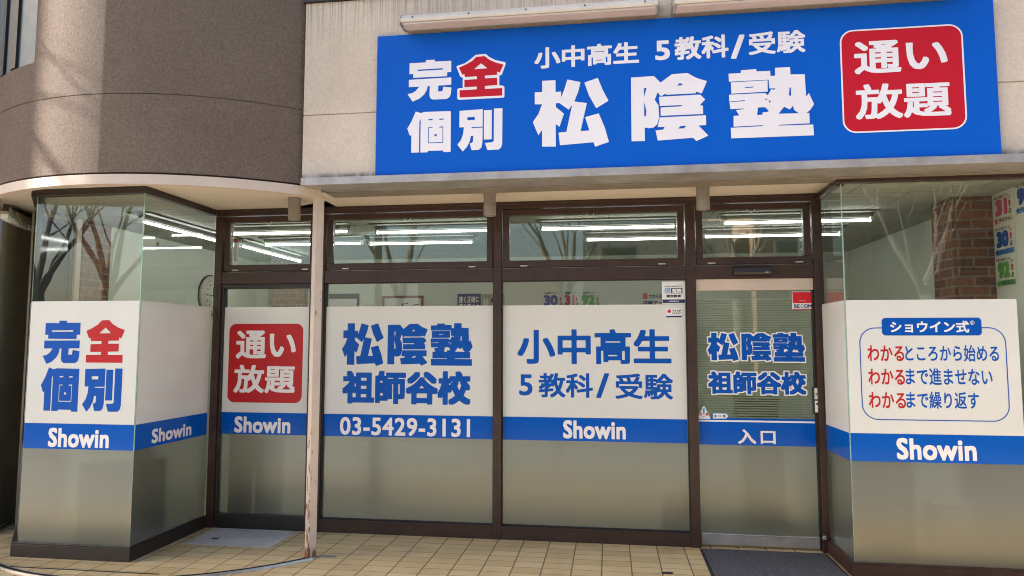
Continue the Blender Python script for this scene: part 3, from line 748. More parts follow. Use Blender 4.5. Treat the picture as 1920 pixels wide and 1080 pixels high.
win_labels = ['dark framed glass door panel with red rounded square lettering', 'window with two lines of blue lettering and a phone number',
              'window with two lines of thinner blue lettering']
wins = []
for i in range(3):
    a, b = bays[i]
    mb = MB()
    if i == 0:
        mb.box(a + .001, b - .001, 0.004, 0.09, 0.0, 0.118); mb.box(a + .001, b - .001, 0.012, 0.085, 2.022, 2.0595)
        mb.box(a + .001, a + 0.02, 0.012, 0.085, 0.1185, 2.0215); mb.box(b - .055, b - .001, 0.012, 0.085, 0.1185, 2.0215)
        x0, x1, z0, z1 = a + 0.021, b - 0.056, 0.119, 2.021
        wo = mb.build('window', M['dkbrown'], B, bevel=0.003)
    else:
        sill(mb, a, b, 0.105)
        mb.box(a + .001, a + .007, 0.010, 0.05, 0.1055, 2.0595, 1); mb.box(b - .007, b - .001, 0.010, 0.05, 0.1055, 2.0595, 1)
        mb.box(a + .0075, b - .0075, 0.026, 0.05, 0.1055, 0.1135, 1); mb.box(a + .0075, b - .0075, 0.010, 0.05, 2.055, 2.0595, 1)
        x0, x1, z0, z1 = a + 0.0075, b - 0.0075, 0.114, 2.0545
        wo = mb.build('window', [M['brown'], M['gasket']], B, bevel=0.002)
    tag(wo, win_labels[i]); wins.append(wo)
    pane_panel('pane', x0, x1, YP, z0, z1, wo)
    film('white_film', x0 + .002, x1 - .002, ZM + .0003, ZT, M['fwhite'], wo)
    film('blue_film', x0 + .002, x1 - .002, ZB, ZM - .0003, M['fblue'], wo)

def L(name, shape, x0, y0, x1, y1, mat, parent, y=YL, axis='Y'):
    return put(name, [px_fit(shape, axis, y, x0, y0, x1, y1)], axis, y, mat, parent)
def badge(parent, y, box, rad, mat, wmat, kayoi, hodai, outline=None):
    u0, v0 = on(box[0], box[1], 'Y', y); u1, v1 = on(box[2], box[3], 'Y', y)
    if outline:
        put('badge_outline', [ring_shape(rrect(u0, v0, u1, v1, rad), rrect(u0 + outline, v0 + outline, u1 - outline, v1 - outline, rad - outline))], 'Y', y - 0.0006, wmat, parent)
    b = put('badge', [fan(rrect(u0 + .004, v0 + .004, u1 - .004, v1 - .004, rad))], 'Y', y, mat, parent)
    put('lettering', [px_fit(text_shape('通い', 0.026), 'Y', y, *kayoi), px_fit(text_shape('放題', 0.024), 'Y', y, *hodai)], 'Y', y - 0.0008, wmat, parent)
badge(wins[0], YL, (425, 755, 570, 606), 0.062, M['lred'], M['lwhite'], (442, 672.5, 555.5, 619.5), (437.5, 736.5, 554, 684.5))
L('word_mark', SHOWIN, 439, 811, 545, 782, M['lwhite'], wins[0])
put('lettering', [px_fit(SHO, 'Y', YL, 640.5, 686, 720, 606), px_fit(IN, 'Y', YL, 726, 685.5, 802.5, 607), px_fit(JUKU, 'Y', YL, 807, 685.5, 886.5, 606)], 'Y', YL, M['lblue'], wins[1])
L('lettering', text_shape('祖師谷校', 0.046), 641, 756.5, 883, 696, M['lblue'], wins[1])
L('phone_number', text_shape('03-5429-3131', 0.022, 1.06), 637, 815, 881.5, 785.5, M['lwhite'], wins[1])
L('lettering', text_shape('小中高生', 0.029), 970, 682, 1258, 617, M['lblue'], wins[2])
put('lettering', [px_fit(text_shape('5', 0.02), 'Y', YL, 973.5, 741.5, 998.5, 702), px_fit(text_shape('教科', 0.022), 'Y', YL, 1010, 745, 1111.5, 700),
    px_fit(text_shape('/', 0.02), 'Y', YL, 1118, 746, 1142, 700), px_fit(text_shape('受験', 0.021), 'Y', YL, 1154, 748, 1261.5, 701)], 'Y', YL, M['lblue'], wins[2])
L('word_mark', SHOWIN, 1056, 822, 1173, 789.5, M['lwhite'], wins[2])

# --- sliding entrance door
a, b = bays[3]
mb = MB(); mb.box(a + .002, b - .002, 0.022, 0.07, 1.967, 2.058)
dh = mb.build('door', M['casing'], B, bevel=0.003); tag(dh, 'glass sliding entrance door with striped film')
mb = MB(); mb.box(a + .006, b - .014, 0.026, 0.066, 0.020, 0.104); mb.box(a + .006, b - .014, 0.018, 0.0258, 0.098, 0.106)
mb.build('bottom_rail', M['steel'], dh, bevel=0.003)
mb = MB(); mb.box(b - .014, b - .003, 0.028, 0.062, 0.02, 1.966); mb.build('door_stile', M['dkbrown'], dh)
pane_panel('pane', a + .004, b - .0145, YP, 0.1065, 1.9665, dh)
film('striped_film', a + .006, b - .018, 0.978, 1.90, M['stripe'], dh, y=YP + 0.010)
film('blue_film', a + .006, b - .018, 0.772, 0.948, M['fblue'], dh)
film('white_film', a + .006, b - .018, 0.9485, 0.9615, M['lwhite'], dh)
film('blue_film', a + .006, b - .018, 0.962, 0.977, M['fblue'], dh)
d1 = [px_fit(SHO, 'Y', YL, 1327, 677, 1384, 624), px_fit(IN, 'Y', YL, 1391, 677, 1446, 624.5), px_fit(JUKU, 'Y', YL, 1450.5, 678, 1508.5, 624)]
d2 = px_fit(text_shape('祖師谷校', 0.044), 'Y', YL, 1328, 738.5, 1511, 697)
put('lettering_outline', [dilate(s_, 0.0095) for s_ in d1] + [dilate(d2, 0.0095)], 'Y', YL + 0.0012, M['lwhite'], dh)
put('lettering', d1 + [d2], 'Y', YL, M['lblue'], dh)
L('lettering', text_shape('入口', 0.024, 1.25), 1384, 832, 1454, 806, M['lwhite'], dh)
mb = MB(); x0, z0 = on(1525, 776, 'Y', 0.02); x1, z1 = on(1537, 725, 'Y', 0.02)
mb.box(x0, x1, 0.018, 0.0375, z0, z1); th_ = mb.build('touch_switch', M['black'], dh, bevel=0.004)
mb = MB(); zm = z0 + (z1 - z0) * .54; mb.box(x0 + .013, x1 - .006, 0.0160, 0.0178, zm, z1 - .012); mb.box(x0 + .013, x1 - .006, 0.0160, 0.0178, z0 + .012, zm - .012)
sp_ = mb.build('switch_label', M['paper'], th_)
u0 = (x0 + x1) / 2 + .004
put('switch_mark', [fan([(u0 + .009 * cos(q), z0 + .075 + .009 * sin(q)) for q in arc(0, 2 * pi, 10)[:-1]])], 'Y', 0.0155, M['ink'], th_)
put('lettering', [fit(text_shape('押', 0.02), u0 - .012, zm + .02, u0 + .012, zm + .05)], 'Y', 0.0155, M['ink'], th_)

# --- bay windows
bl = MB(); bl_top = MB()
y0, xl, xr = -0.945, -4.345, -3.392
def bay_loop(inset, w):
    """outline of the angled left bay and the same outline w further in"""
    o = [(-4.925 + inset * .7, -0.262), (xl + inset * .4, y0 + inset), (xr - inset, y0 + inset), (xr - inset, -0.006)]
    i = [(-4.925 + (inset + w) * 1.25, -0.262), (xl + (inset + w) * .4 , y0 + inset + w), (xr - inset - w, y0 + inset + w), (xr - inset - w, -0.006)]
    return o, i
for ins, w_, za, zb in ((0.0, .06, 0.0, 0.092), (.002, .056, 0.0925, 0.104), (0.003, .058, 2.662, 2.7145)):
    oo, ii = bay_loop(ins, w_)
    (bl if za < 1 else bl_top).prism(oo + ii[::-1], 2, za, zb)
BL_ = bl.build('bay_window', M['dkbrown2'], B, bevel=0.003)
bl_top.build('head_frame', M['dkbrown2'], BL_, bevel=0.003)
tag(BL_, 'glass bay window with large blue and red lettering, beside the curved shutter')
YB, XBS = -0.930, -3.405
pane_panel('pane', -4.302, XBS - .001, YB, 0.1045, 2.6615, BL_, edges=(True, True))
side_panel('pane', XBS, YB + .0005, -0.012, 0.1045, 2.6615, BL_, 1)
mb = MB(); A_, B_ = (-4.302, YB + .0005), (-4.925, -0.290)
mb.quad((*A_, 0.1045), (*B_, 0.1045), (*B_, ZB), (*A_, ZB), 1); mb.quad((*A_, ZB), (*B_, ZB), (*B_, 2.6615), (*A_, 2.6615), 0)
mb.build('pane', [M['glass'], M['frost']], BL_, recalc=False)
film('white_film', -4.298, XBS - .006, ZM + .0003, ZT, M['fwhite'], BL_, y=YB - .0015)
film('blue_film', -4.298, XBS - .006, ZB, ZM - .0003, M['fblue'], BL_, y=YB - .0015)
def sfilm(x, y0, y1, z0, z1, mat, parent):
    mb = MB(); mb.box(x - .0006, x + .0006, y0, y1, z0, z1); return mb.build('white_film' if mat is M['fwhite'] else 'blue_film', mat, parent)
sfilm(XBS + .0015, YB + .006, -0.03, ZM + .0003, ZT, M['fwhite'], BL_); sfilm(XBS + .0015, YB + .006, -0.03, ZB, ZM - .0003, M['fblue'], BL_)
for za, zb, mt, nm in ((ZM + .0003, ZT - .004, 'fwhite', 'white_film'), (ZB, ZM - .0003, 'fblue', 'blue_film')):
    mb = MB(); n_ = (-.0016, -.0012); f0, f1 = (-4.312, YB + .0115), (-4.50, YB + .22)
    mb.prism([(f0[0] + n_[0], f0[1] + n_[1]), (f1[0] + n_[0], f1[1] + n_[1]), (f1[0] + 2 * n_[0], f1[1] + 2 * n_[1]), (f0[0] + 2 * n_[0], f0[1] + 2 * n_[1])], 2, za, zb); mb.build(nm, M[mt], BL_)
yl = YB - .003
put('lettering', [px_fit(KAN, 'Y', yl, 79, 682.5, 152, 601), px_fit(KO, 'Y', yl, 74, 771, 149, 689), px_fit(BETSU, 'Y', yl, 153, 772, 230, 691)], 'Y', yl, M['lblue'], BL_)
L('lettering', ZEN, 159, 680, 235, 600, M['lred'], BL_, y=yl)
L('word_mark', SHOWIN, 89.5, 838, 205, 804, M['lwhite'], BL_, y=yl)
xs_ = XBS + .003
L('word_mark', SHOWIN, 284, 832, 359.5, 791, M['lwhite'], BL_, y=xs_, axis='X')

br = MB(); br_top = MB()
y0, xl, xr = -0.548, 1.585, 3.3
br.box(xl, xr, y0, y0 + .06, 0.0, 0.088); br.box(xl, xl + .06, y0 + .0605, -0.006, 0.0, 0.088)
br.box(xl + .002, xr, y0 + .002, y0 + .058, 0.0885, 0.101); br.box(xl + .002, xl + .058, y0 + .0605, -0.006, 0.0885, 0.101)
br_top.box(xl - .004, xr, y0, y0 + .06, 2.668, 2.6985); br_top.box(xl - .004, xl + .056, y0 + .0605, -0.006, 2.662, 2.6985)
br_post = MB(); br_post.box(2.86, 2.92, -0.545, -0.43, 0.1015, 2.6675)
BR_ = br.build('bay_window', M['brown'], B, bevel=0.003)
br_top.build('head_frame', M['brown'], BR_, bevel=0.003); br_post.build('corner_frame', M['brown'], BR_, bevel=0.003)
tag(BR_, 'glass bay window with boxed red and blue sentences, right of the entrance door')
YB2, XB2 = -0.535, 1.600
pane_panel('pane', XB2 + .001, 2.859, YB2, 0.1015, 2.6675, BR_, edges=(True, False))
side_panel('pane', XB2, YB2 + .0005, -0.012, 0.1015, 2.6615, BR_, -1)
film('white_film', XB2 + .006, 2.681, ZM - .012, ZT - .012, M['fwhite'], BR_, y=YB2 - .0015)
film('blue_film', XB2 + .006, 2.681, ZB - .014, ZM - .0126, M['fblue'], BR_, y=YB2 - .0015)
sfilm(XB2 - .0015, YB2 + .006, -0.03, ZM - .012, ZT - .012, M['fwhite'], BR_); sfilm(XB2 - .0015, YB2 + .006, -0.03, ZB - .014, ZM - .0126, M['fblue'], BR_)
yl = YB2 - .003
u0, v0 = on(1617, 787, 'Y', yl); u1, v1 = on(1885, 613.5, 'Y', yl)
put('border_line', [ring_shape(rrect(u0, v0, u1, v1, 0.105, 10), rrect(u0 + .0065, v0 + .0065, u1 - .0065, v1 - .0065, 0.0985, 10))], 'Y', yl, M['lblue'], BR_)
u0, v0 = on(1654, 629, 'Y', yl); u1, v1 = on(1839.5, 595.5, 'Y', yl)
put('title_tab', [fan(rrect(u0, v0, u1, v1, 0.024))], 'Y', yl - .0006, M['lblue'], BR_)
L('lettering', text_shape('ショウイン式', 0.028), 1669.5, 624, 1816.5, 601.5, M['lwhite'], BR_, y=yl - .0012)
L('lettering', text_shape('®', 0.0), 1819, 609, 1827, 601, M['lwhite'], BR_, y=yl - .0012)
rows = [('わかる', 1627, 677, 1694.5, 647.5, 'ところから始める', 1697.8, 1872), ('わかる', 1628.6, 721, 1696, 691.5, 'まで進ませない', 1699, 1860), ('わかる', 1629.7, 765, 1697.8, 735.5, 'まで繰り返す', 1700, 1835)]
for r_, xa, yb, xb, yt, b_, xc, xd in rows:
    L('lettering', text_shape(r_, 0.017), xa, yb, xb, yt, M['lred'], BR_, y=yl)
    L('lettering', text_shape(b_, 0.015), xc, yb + .5, xd, yt - .5, M['lblue'], BR_, y=yl)
L('word_mark', SHOWIN, 1682, 861.5, 1830, 823.5, M['lwhite'], BR_, y=yl)

# --- interior
mb = MB(); mb.box(-4.90, 2.95, 0.101, 3.5, -0.05, 0.03); mb.prism([(-4.27, -.87), (-3.47, -.87), (-3.47, .1), (-4.89, .1), (-4.89, -.25)], 2, -.05, .03); mb.box(1.66, 2.95, -0.48, 0.1, -.05, 0.03)
mb.build('interior_floor', M['ifloor'], B)
mb = MB(); mb.box(-4.90, 2.95, 0.101, 3.5, 2.701, 2.74); mb.prism([(-4.28, -.878), (-3.47, -.878), (-3.47, .1005), (-4.89, .1005), (-4.89, -.25)], 2, 2.703, 2.7135); mb.box(1.645, 2.95, -0.487, -0.4325, 2.703, 2.76); mb.box(1.645, 2.95, -0.432, 0.1005, 2.703, 2.7145)
mb.build('interior_ceiling', M['iceil'], B)
mb = MB(); mb.box(-5.0, 3.05, 3.5, 3.6, -.05, 2.8); mb.build('interior_wall', M['iwall'], B)
mb = MB(); mb.box(-5.0, -4.901, 0.20, 3.499, -.05, 2.8); mb.build('interior_wall', M['iwall'], B)
mb = MB(); mb.box(2.951, 3.05, -0.48, 3.499, -.05, 2.8); mb.build('interior_wall', M['iwall'], B)
mb = MB(); mb.box(-4.945, -4.915, -0.28, 0.119, 0.0, 2.70); mb.build('recess_wall', M['olive'], B)
mb = MB(); mb.box(-4.914, -4.862, 0.135, 0.198, 0.0, 2.70); mb.build('door_jamb', M['casing'], B, bevel=0.004)
mb = MB(); mb.box(-4.913, -4.885, -0.28, -0.24, 0.9, 2.66); mb.box(-4.913, -4.885, 0.095, 0.134, 0.9, 2.66); mb.box(-4.913, -4.885, -0.239, 0.094, 2.62, 2.66); mb.box(-4.913, -4.885, -0.239, 0.094, 0.9, 0.96)
_sw = mb.build('window', M['dkbrown'], B); tag(_sw, 'dark side window beyond the bay glass')
mb = MB(); mb.box(-4.910, -4.900, -0.2385, 0.0935, 0.961, 2.619); mb.build('pane', M['dglass'], _sw)
mb = MB(); mb.box(-4.90, -4.852, 0.20, 0.56, 0.031, 2.70); mb.build('brick_pillar', M['brick'], B)
mb = MB(); mb.box(-4.62, -4.14, 3.36, 3.499, 0.031, 2.70); mb.build('brick_pillar', M['brick2'], B)
mb = MB(); mb.box(2.656, 2.950, 0.215, 0.56, 0.031, 2.70); mb.build('brick_pillar', M['brick'], B)

# ------------------------------------------------------------------ shop sign board
S = thing('sign_board', 'large blue sign board with white and red lettering on the beige wall', 'sign', (0, 0, 0))
mb = MB(); mb.box(-1.662, 2.478, -0.850, -0.8205, 2.7515, 3.790)
mb.build('board', M['sblue'], S, bevel=0.002)
ys = -0.8515
def from_px(shape_px):
    pass
def sgn(name, shape, x0, y0, x1, y1, mat, y=ys): return put(name, [px_fit(shape, 'Y', y, x0, y0, x1, y1)], 'Y', y, mat, S)
def cpx(o, s, box): return (o[0] + box[0] / s, o[1] + box[1] / s, o[0] + box[2] / s, o[1] + box[3] / s)
C1, C2 = ((740, 80), 4.5), ((1160, 40), 4.32)
for nm, sh_p, bx, mt, yy in (('lettering', KAN, (108, 500, 481, 134), M['swhite'], ys), ('lettering', KO, (103, 936, 475, 566), M['swhite'], ys), ('lettering', BETSU, (529, 920, 910, 552), M['swhite'], ys),
        ('lettering_outline', ZEN_OUT, (519, 484, 939, 84), M['swhite'], ys), ('lettering', ZEN, (540, 464, 918, 104), M['sred'], ys - .0008), ('lettering', SHO, (1166, 898, 1802, 292), M['swhite'], ys)):
    sgn(nm, sh_p, *cpx(C1[0], C1[1], bx), mt, yy)
sgn('lettering', IN, *cpx(C2[0], C2[1], (105, 990, 716, 410)), M['swhite'])
sgn('lettering', JUKU, *cpx(C2[0], C2[1], (903, 950, 1572, 360)), M['swhite'])
sgn('lettering', text_shape('小中高生', 0.031), 1002, 129.5, 1197.5, 77.5, M['swhite'])
put('lettering', [px_fit(text_shape('5', 0.026), 'Y', ys, 1228.7, 113.5, 1256, 75), px_fit(text_shape('教科', 0.027), 'Y', ys, 1265, 113, 1365.5, 64),
    px_fit(text_shape('/', 0.024), 'Y', ys, 1370.6, 110.5, 1396, 64.5), px_fit(text_shape('受験', 0.025), 'Y', ys, 1404, 103.5, 1509.5, 55)], 'Y', ys, M['swhite'], S)
badge(S, ys - .0004, (1581, 250.5, 1804, 44), 0.085, M['sred'], M['swhite'], (1602.5, 140, 1774.5, 69), (1605, 225, 1781.5, 150.5), outline=0.010)

# ------------------------------------------------------------------ sign lamps above the board
def sign_lamp(x0, x1, label):
    t = thing('sign_lamp', label, 'lamp', ((x0 + x1) / 2, -0.821, 3.838), 0, 'long lamps above the blue sign')
    h = (x1 - x0) / 2
    mb = MB(); mb.prism([(0.0, 0.075), (-0.10, 0.060), (-0.128, 0.044), (-0.164, 0.012), (-0.168, 0.004), (-0.168, -0.014), (-0.162, -0.0185), (-0.06, -0.022), (0.0, -0.01)], 0, -h, h)
    mb.build('housing', M['lamp'], t, bevel=0.003)
    mb = MB(); mb.prism([(-0.158, -0.0205), (-0.065, -0.0235), (-0.066, -0.037), (-0.160, -0.036)], 0, -h + .02, h - .02); mb.build('diffuser', M['casing'], t, bevel=0.003)
    k = int(round((2 * h) / 0.5))
    for i in range(k + 1):
        mb = MB(); mb.cyl((-h + .09 + i * (2 * h - .18) / k, -0.150, 0.012), 0.0055, -0.020, axis=1, seg=8)
        mb.build('screw', M['black'], t)
    for sx in (-1, 1):
        mb = MB(); mb.prism([(0.0, 0.079), (-0.102, 0.064), (-0.169, 0.014), (-0.172, -0.036), (-0.06, -0.036), (0.0, -0.014)], 0, sx * h - (.004 if sx < 0 else 0), sx * h + (.004 if sx > 0 else 0))
        mb.build('end_cap', M['flash'], t)
    return t
sign_lamp(-1.449, 0.347, 'long beige lamp housing above the left half of the blue sign')
sign_lamp(0.446, 2.24, 'long beige lamp housing above the right half of the blue sign')

# ------------------------------------------------------------------ ceiling spotlights
def spot(x, y, label):
    t = thing('ceiling_spotlight', label, 'light', (x, y, 2.715), 0, 'grey cylinder lights under the soffit')
    mb = MB()
    n0 = 28; prof = [(0.046, 0.0), (0.046, -0.006), (0.0485, -0.007), (0.0485, -0.088), (0.0472, -0.089), (0.0472, -0.091), (0.0485, -0.092), (0.0485, -0.176), (0.046, -0.179), (0.041, -0.179), (0.036, -0.150), (0.034, -0.12)]
    for i in range(n0):
        a, b = 2 * pi * i / n0, 2 * pi * (i + 1) / n0
        for (r0, z0), (r1, z1) in zip(prof[:-1], prof[1:]):
            mb.quad((r0 * cos(a), r0 * sin(a), z0), (r0 * cos(b), r0 * sin(b), z0), (r1 * cos(b), r1 * sin(b), z1), (r1 * cos(a), r1 * sin(a), z1))
    mb.build('housing', M['spot'], t)
    mb = MB(); mb.cyl((0, 0, -0.118), 0.0335, 0.004, seg=20); mb.build('lens', M['gedge'], t)
    mb = MB(); mb.cyl((0, 0, -0.007), 0.052, 0.0065, seg=28); mb.build('mount', M['spot'], t)
spot(-2.50, -0.372, 'grey cylinder spotlight left of the cream post')
spot(-0.912, -0.345, 'grey cylinder spotlight under the soffit, middle of the three')
spot(0.69, -0.375, 'grey cylinder spotlight near the entrance door')

# ------------------------------------------------------------------ post, rail, hatch, mat, sensor
P_ = thing('shutter_post', 'cream painted steel post with rust, standing in front of the windows', 'post', (-2.172, -0.652, 0.0), math.atan2(0.79, 0.61))
mb = MB(); prof = [(-0.0325, -0.027), (0.0325, -0.027), (0.0325, 0.027), (-0.0325, 0.027)]
mb.prism(prof, 2, 0.0, 2.654)
mb.build('column', M['rust'], P_, bevel=0.003)
mb = MB(); mb.box(-0.045, 0.045, -0.038, 0.038, 0.0, 0.006); mb.build('foot_plate', M['rail'], P_, bevel=0.002)
mb = MB()
for a, b in zip(arc(R(-38.5), R(-175), 90)[:-1], arc(R(-38.5), R(-175), 90)[1:]):
    P = lambda t, r, z: (-3.483 + r * cos(t), 0.377 + r * sin(t), z)
    for ra, rb, za, zb, mi in ((1.686, 1.686, .0005, .016, 0), (1.686, 1.693, .016, .016, 0), (1.693, 1.693, .016, .002, 1), (1.693, 1.715, .002, .002, 1), (1.715, 1.715, .002, .016, 1), (1.715, 1.723, .016, .016, 0), (1.723, 1.727, .016, .0005, 0)):
        mb.quad(P(a, ra, za), P(b, ra, za), P(b, rb, zb), P(a, rb, zb), mi)
tag(mb.build('floor_rail', [M['rail'], M['rubber']], recalc=False), 'curved grooved steel shutter rail set in the tile floor', 'rail')
mb = MB(); mb.box(-2.10, -2.00, -0.632, -0.598, 0.0005, 0.004)
tag(mb.build('cover_plate', M['rail'], bevel=0.001), 'small metal cover plate in the tiles beside the post', 'plate')
mb = MB(); mb.box(0.33, 0.405, -0.645, -0.630, 0.0005, 0.010)
tag(mb.build('floor_stop', M['dkbrown'], bevel=0.002), 'small dark door stop on the tiles near the mat', 'stop')
mb = MB(); mb.box(-4.17, -3.02, -1.152, -1.140, 0.0004, 0.003)
tag(mb.build('joint_strip', M['dkbrown']), 'thin brown joint strip in the tiles in front of the left bay window', 'strip')
H = thing('floor_hatch', 'grey metal inspection hatch flush in the tile floor', 'hatch', (-2.935, -0.245, 0.0))
mb = MB(); mb.box(-0.362, 0.362, -0.228, 0.232, 0.0005, 0.005); mb.build('lid', M['hatch'], H, bevel=0.002)
mb = MB(); mb.box(-0.205, -0.155, -0.085, -0.065, 0.0055, 0.010); mb.build('lifting_ring', M['dkbrown'], H, bevel=0.003)
D = thing('doormat', 'dark blue grey carpet mat in front of the entrance door', 'mat', (1.112, -0.66, 0.0))
mb = MB(); mb.box(-0.435, 0.435, -0.62, 0.615, 0.001, 0.012); mb.build('carpet', M['carpet'], D, bevel=0.002)
for xa_, xb_ in ((-0.458, -0.4355), (0.4355, 0.455)):
    mb = MB(); mb.box(xa_, xb_, -0.63, 0.62, 0.0008, 0.008); mb.build('rubber_edge', M['rubber'], D, bevel=0.002)
SN = thing('door_sensor', 'slim black motion sensor on the frame above the entrance door', 'sensor', (1.098, -0.004, 2.112))
mb = MB(); mb.prism([(0, -.031), (-.045, -.028), (-.052, -.012), (-.050, .026), (-.035, .032), (0, .032)], 0, -0.142, 0.142); mb.build('body', M['black'], SN, bevel=0.003)
put('brand_mark', [rect(0.085, -0.014, 0.112, -0.010)], 'Y', -0.0525, M['paper'], SN)
mb = MB(); mb.box(1.548, 1.572, -0.034, -0.008, 0.105, 0.130); tag(mb.build('guide_bracket', M['steel'], bevel=0.003), 'small metal door guide bracket on the dark plinth by the mat', 'bracket')

# ------------------------------------------------------------------ stickers on the glass
def sticker(name, label, x0, y0, x1, y1, items, back, y=YL - .002):
    t = thing(name, label, 'sticker', (0, 0, 0))
    u0, v0 = on(x0, y0, 'Y', y); u1, v1 = on(x1, y1, 'Y', y)
    put('backing', [rect(u0, v0, u1, v1)], 'Y', y, back, t)
    for i, (nm, kind, args, mt) in enumerate(items):
        U = lambda a, b: (u0 + a * (u1 - u0), v0 + b * (v1 - v0))
        if kind == 'rect':
            a, b = U(args[0], args[1]); c, d = U(args[2], args[3]); s_ = rect(a, b, c, d)
        elif kind == 'text':
            a, b = U(args[2], args[3]); c, d = U(args[4], args[5]); s_ = fit(text_shape(args[0], args[1]), a, b, c, d)
        elif kind == 'disc':
            a, b = U(args[0], args[1]); s_ = fan([(a + args[2] * cos(q), b + args[2] * sin(q)) for q in arc(0, 2 * pi, 20)[:-1]])
        put(nm, [s_], 'Y', y - .0008 * (1 + (kind != 'rect')) - .0001 * i, mt, t)
    return t
sticker('sticker', 'white and navy speed reading certification sticker at the top corner of the window', 1241.5, 569.5, 1284.5, 527.5, [
    ('band', 'rect', (0.02, 0.03, 0.98, 0.19), M['navy']), ('caption', 'text', ('日本速脳速読協会', 0.01, 0.28, 0.08, 0.72, 0.14), M['lwhite']), ('panel', 'rect', (0.12, 0.46, 0.36, 0.70), M['cyan']), ('panel', 'rect', (0.39, 0.46, 0.88, 0.70), M['navy']),
    ('lettering', 'text', ('みん', 0.03, 0.14, 0.59, 0.34, 0.69), M['lwhite']), ('lettering', 'text', ('なの', 0.03, 0.14, 0.47, 0.34, 0.57), M['lwhite']), ('lettering', 'text', ('速読', 0.04, 0.43, 0.48, 0.84, 0.68), M['lwhite']), ('lettering', 'text', ('認定教室', 0.04, 0.19, 0.28, 0.81, 0.40), M['ink']), ('lettering', 'text', ('学校法人認定教室です', 0.02, 0.12, 0.76, 0.88, 0.80), M['ink'])], M['paper'])
sticker('sticker', 'small mileage sticker with red disc, below the certification sticker', 1249, 595, 1278, 578, [
    ('disc', 'disc', (0.20, 0.68, 0.014), M['red']), ('lettering', 'text', ('マイルが', 0.04, 0.40, 0.62, 0.95, 0.86), M['ink']), ('lettering', 'text', ('たまります', 0.04, 0.40, 0.36, 0.95, 0.54), M['ink']), ('band', 'rect', (0.0, 0.0, 1.0, 0.17), M['navy'])], M['paper'])
sticker('sticker', 'red security company sticker at the top of the entrance door', 1485.5, 580.5, 1523.5, 546.5, [
    ('panel', 'rect', (0.03, 0.35, 0.97, 0.97), M['red']), ('lettering', 'text', ('Security', 0.0, 0.36, 0.46, 0.68, 0.53), M['lwhite']), ('lettering', 'text', ('SE', 0.03, 0.07, 0.09, 0.37, 0.29), M['navy']), ('lettering', 'text', ('C', 0.03, 0.40, 0.09, 0.54, 0.29), M['teal']), ('lettering', 'text', ('OM', 0.03, 0.56, 0.09, 0.94, 0.29), M['navy']), ('band', 'rect', (0.02, 0.0, 0.98, 0.04), M['red'])], M['paper'])
# warning triangle and arrow
t = thing('sticker', 'white warning triangle sticker at the lower corner of the door glass', 'sticker'); yy = YL - .002
a, b = on(1307.5, 785, 'Y', yy); c, d = on(1332, 762, 'Y', yy)
put('backing', [fan([(a, b), (c, b), ((a + c) / 2 + .006, d), ((a + c) / 2 - .006, d)])], 'Y', yy, M['paper'], t)
mx = (a + c) / 2
put('mark', [fan([(mx - .008, d - .016), (mx + .008, d - .016), (mx + .004, b + .034), (mx - .004, b + .034)]), fan([(mx + .0055 * cos(q), b + .018 + .0055 * sin(q)) for q in arc(0, 2 * pi, 12)[:-1]])], 'Y', yy - .0008, M['cyan'], t)
put('lettering', [fit(text_shape('注', 0.04), mx - .034, b + .024, mx - .012, b + .046), fit(text_shape('意', 0.04), mx + .012, b + .024, mx + .034, b + .046)], 'Y', yy - .0008, M['red'], t)
t = thing('sticker', 'blue edged arrow shaped automatic door sticker beside the warning triangle', 'sticker')
a, b = on(1336, 785.5, 'Y', yy); c, d = on(1367, 774.5, 'Y', yy); mz = (b + d) / 2
put('backing', [fan([(a, b), (c - .022, b), (c, mz), (c - .022, d), (a, d)])], 'Y', yy, M['cyan'], t)
put('panel', [fan([(a + .005, b + .005), (c - .024, b + .005), (c - .007, mz), (c - .024, d - .005), (a + .005, d - .005)])], 'Y', yy - .0008, M['paper'], t)
put('lettering', [fit(text_shape('自', 0.03), a + .014, b + .012, a + .030, d - .012), fit(text_shape('動', 0.03), c - .044, b + .012, c - .028, d - .012), rect(a + .038, mz - .003, c - .052, mz + .003)], 'Y', yy - .0014, M['ink'], t)

# ------------------------------------------------------------------ things inside the classroom
def ceiling_light(x0, x1, y, along='X', label='', n=0):
    Lh = (x1 - x0) / 2
    t = thing('ceiling_light', label, 'light', ((x0 + x1) / 2, y, 2.70) if along == 'X' else (y, (x0 + x1) / 2, 2.70), 0 if along == 'X' else pi / 2, 'lit fluorescent strip lights on the classroom ceiling')
    mb = MB(); mb.box(-Lh - .03, Lh + .03, -.10, .10, -.012, -.0005); mb.build('glow_shield', M['housing'], t)  # added dark plate that hides the tube's glow on the ceiling
    mb = MB(); mb.prism([(-.03, -.0125), (.03, -.0125), (.011, -.05), (-.011, -.05)], 0, -Lh, Lh); mb.build('housing', M['housing'], t)
    mb = MB()
    mb.tube([(-Lh + .02, 0, -.075), (Lh - .02, 0, -.075)], [.0105, .0105], 12); mb.build('tube', M['tube'], t, smooth=True)
    mb = MB(); mb.box(-Lh, -Lh + .0195, -.018, .018, -.093, -.0455); mb.box(Lh - .0195, Lh, -.018, .018, -.093, -.0455); mb.build('lamp_holder', M['white_enamel'], t)
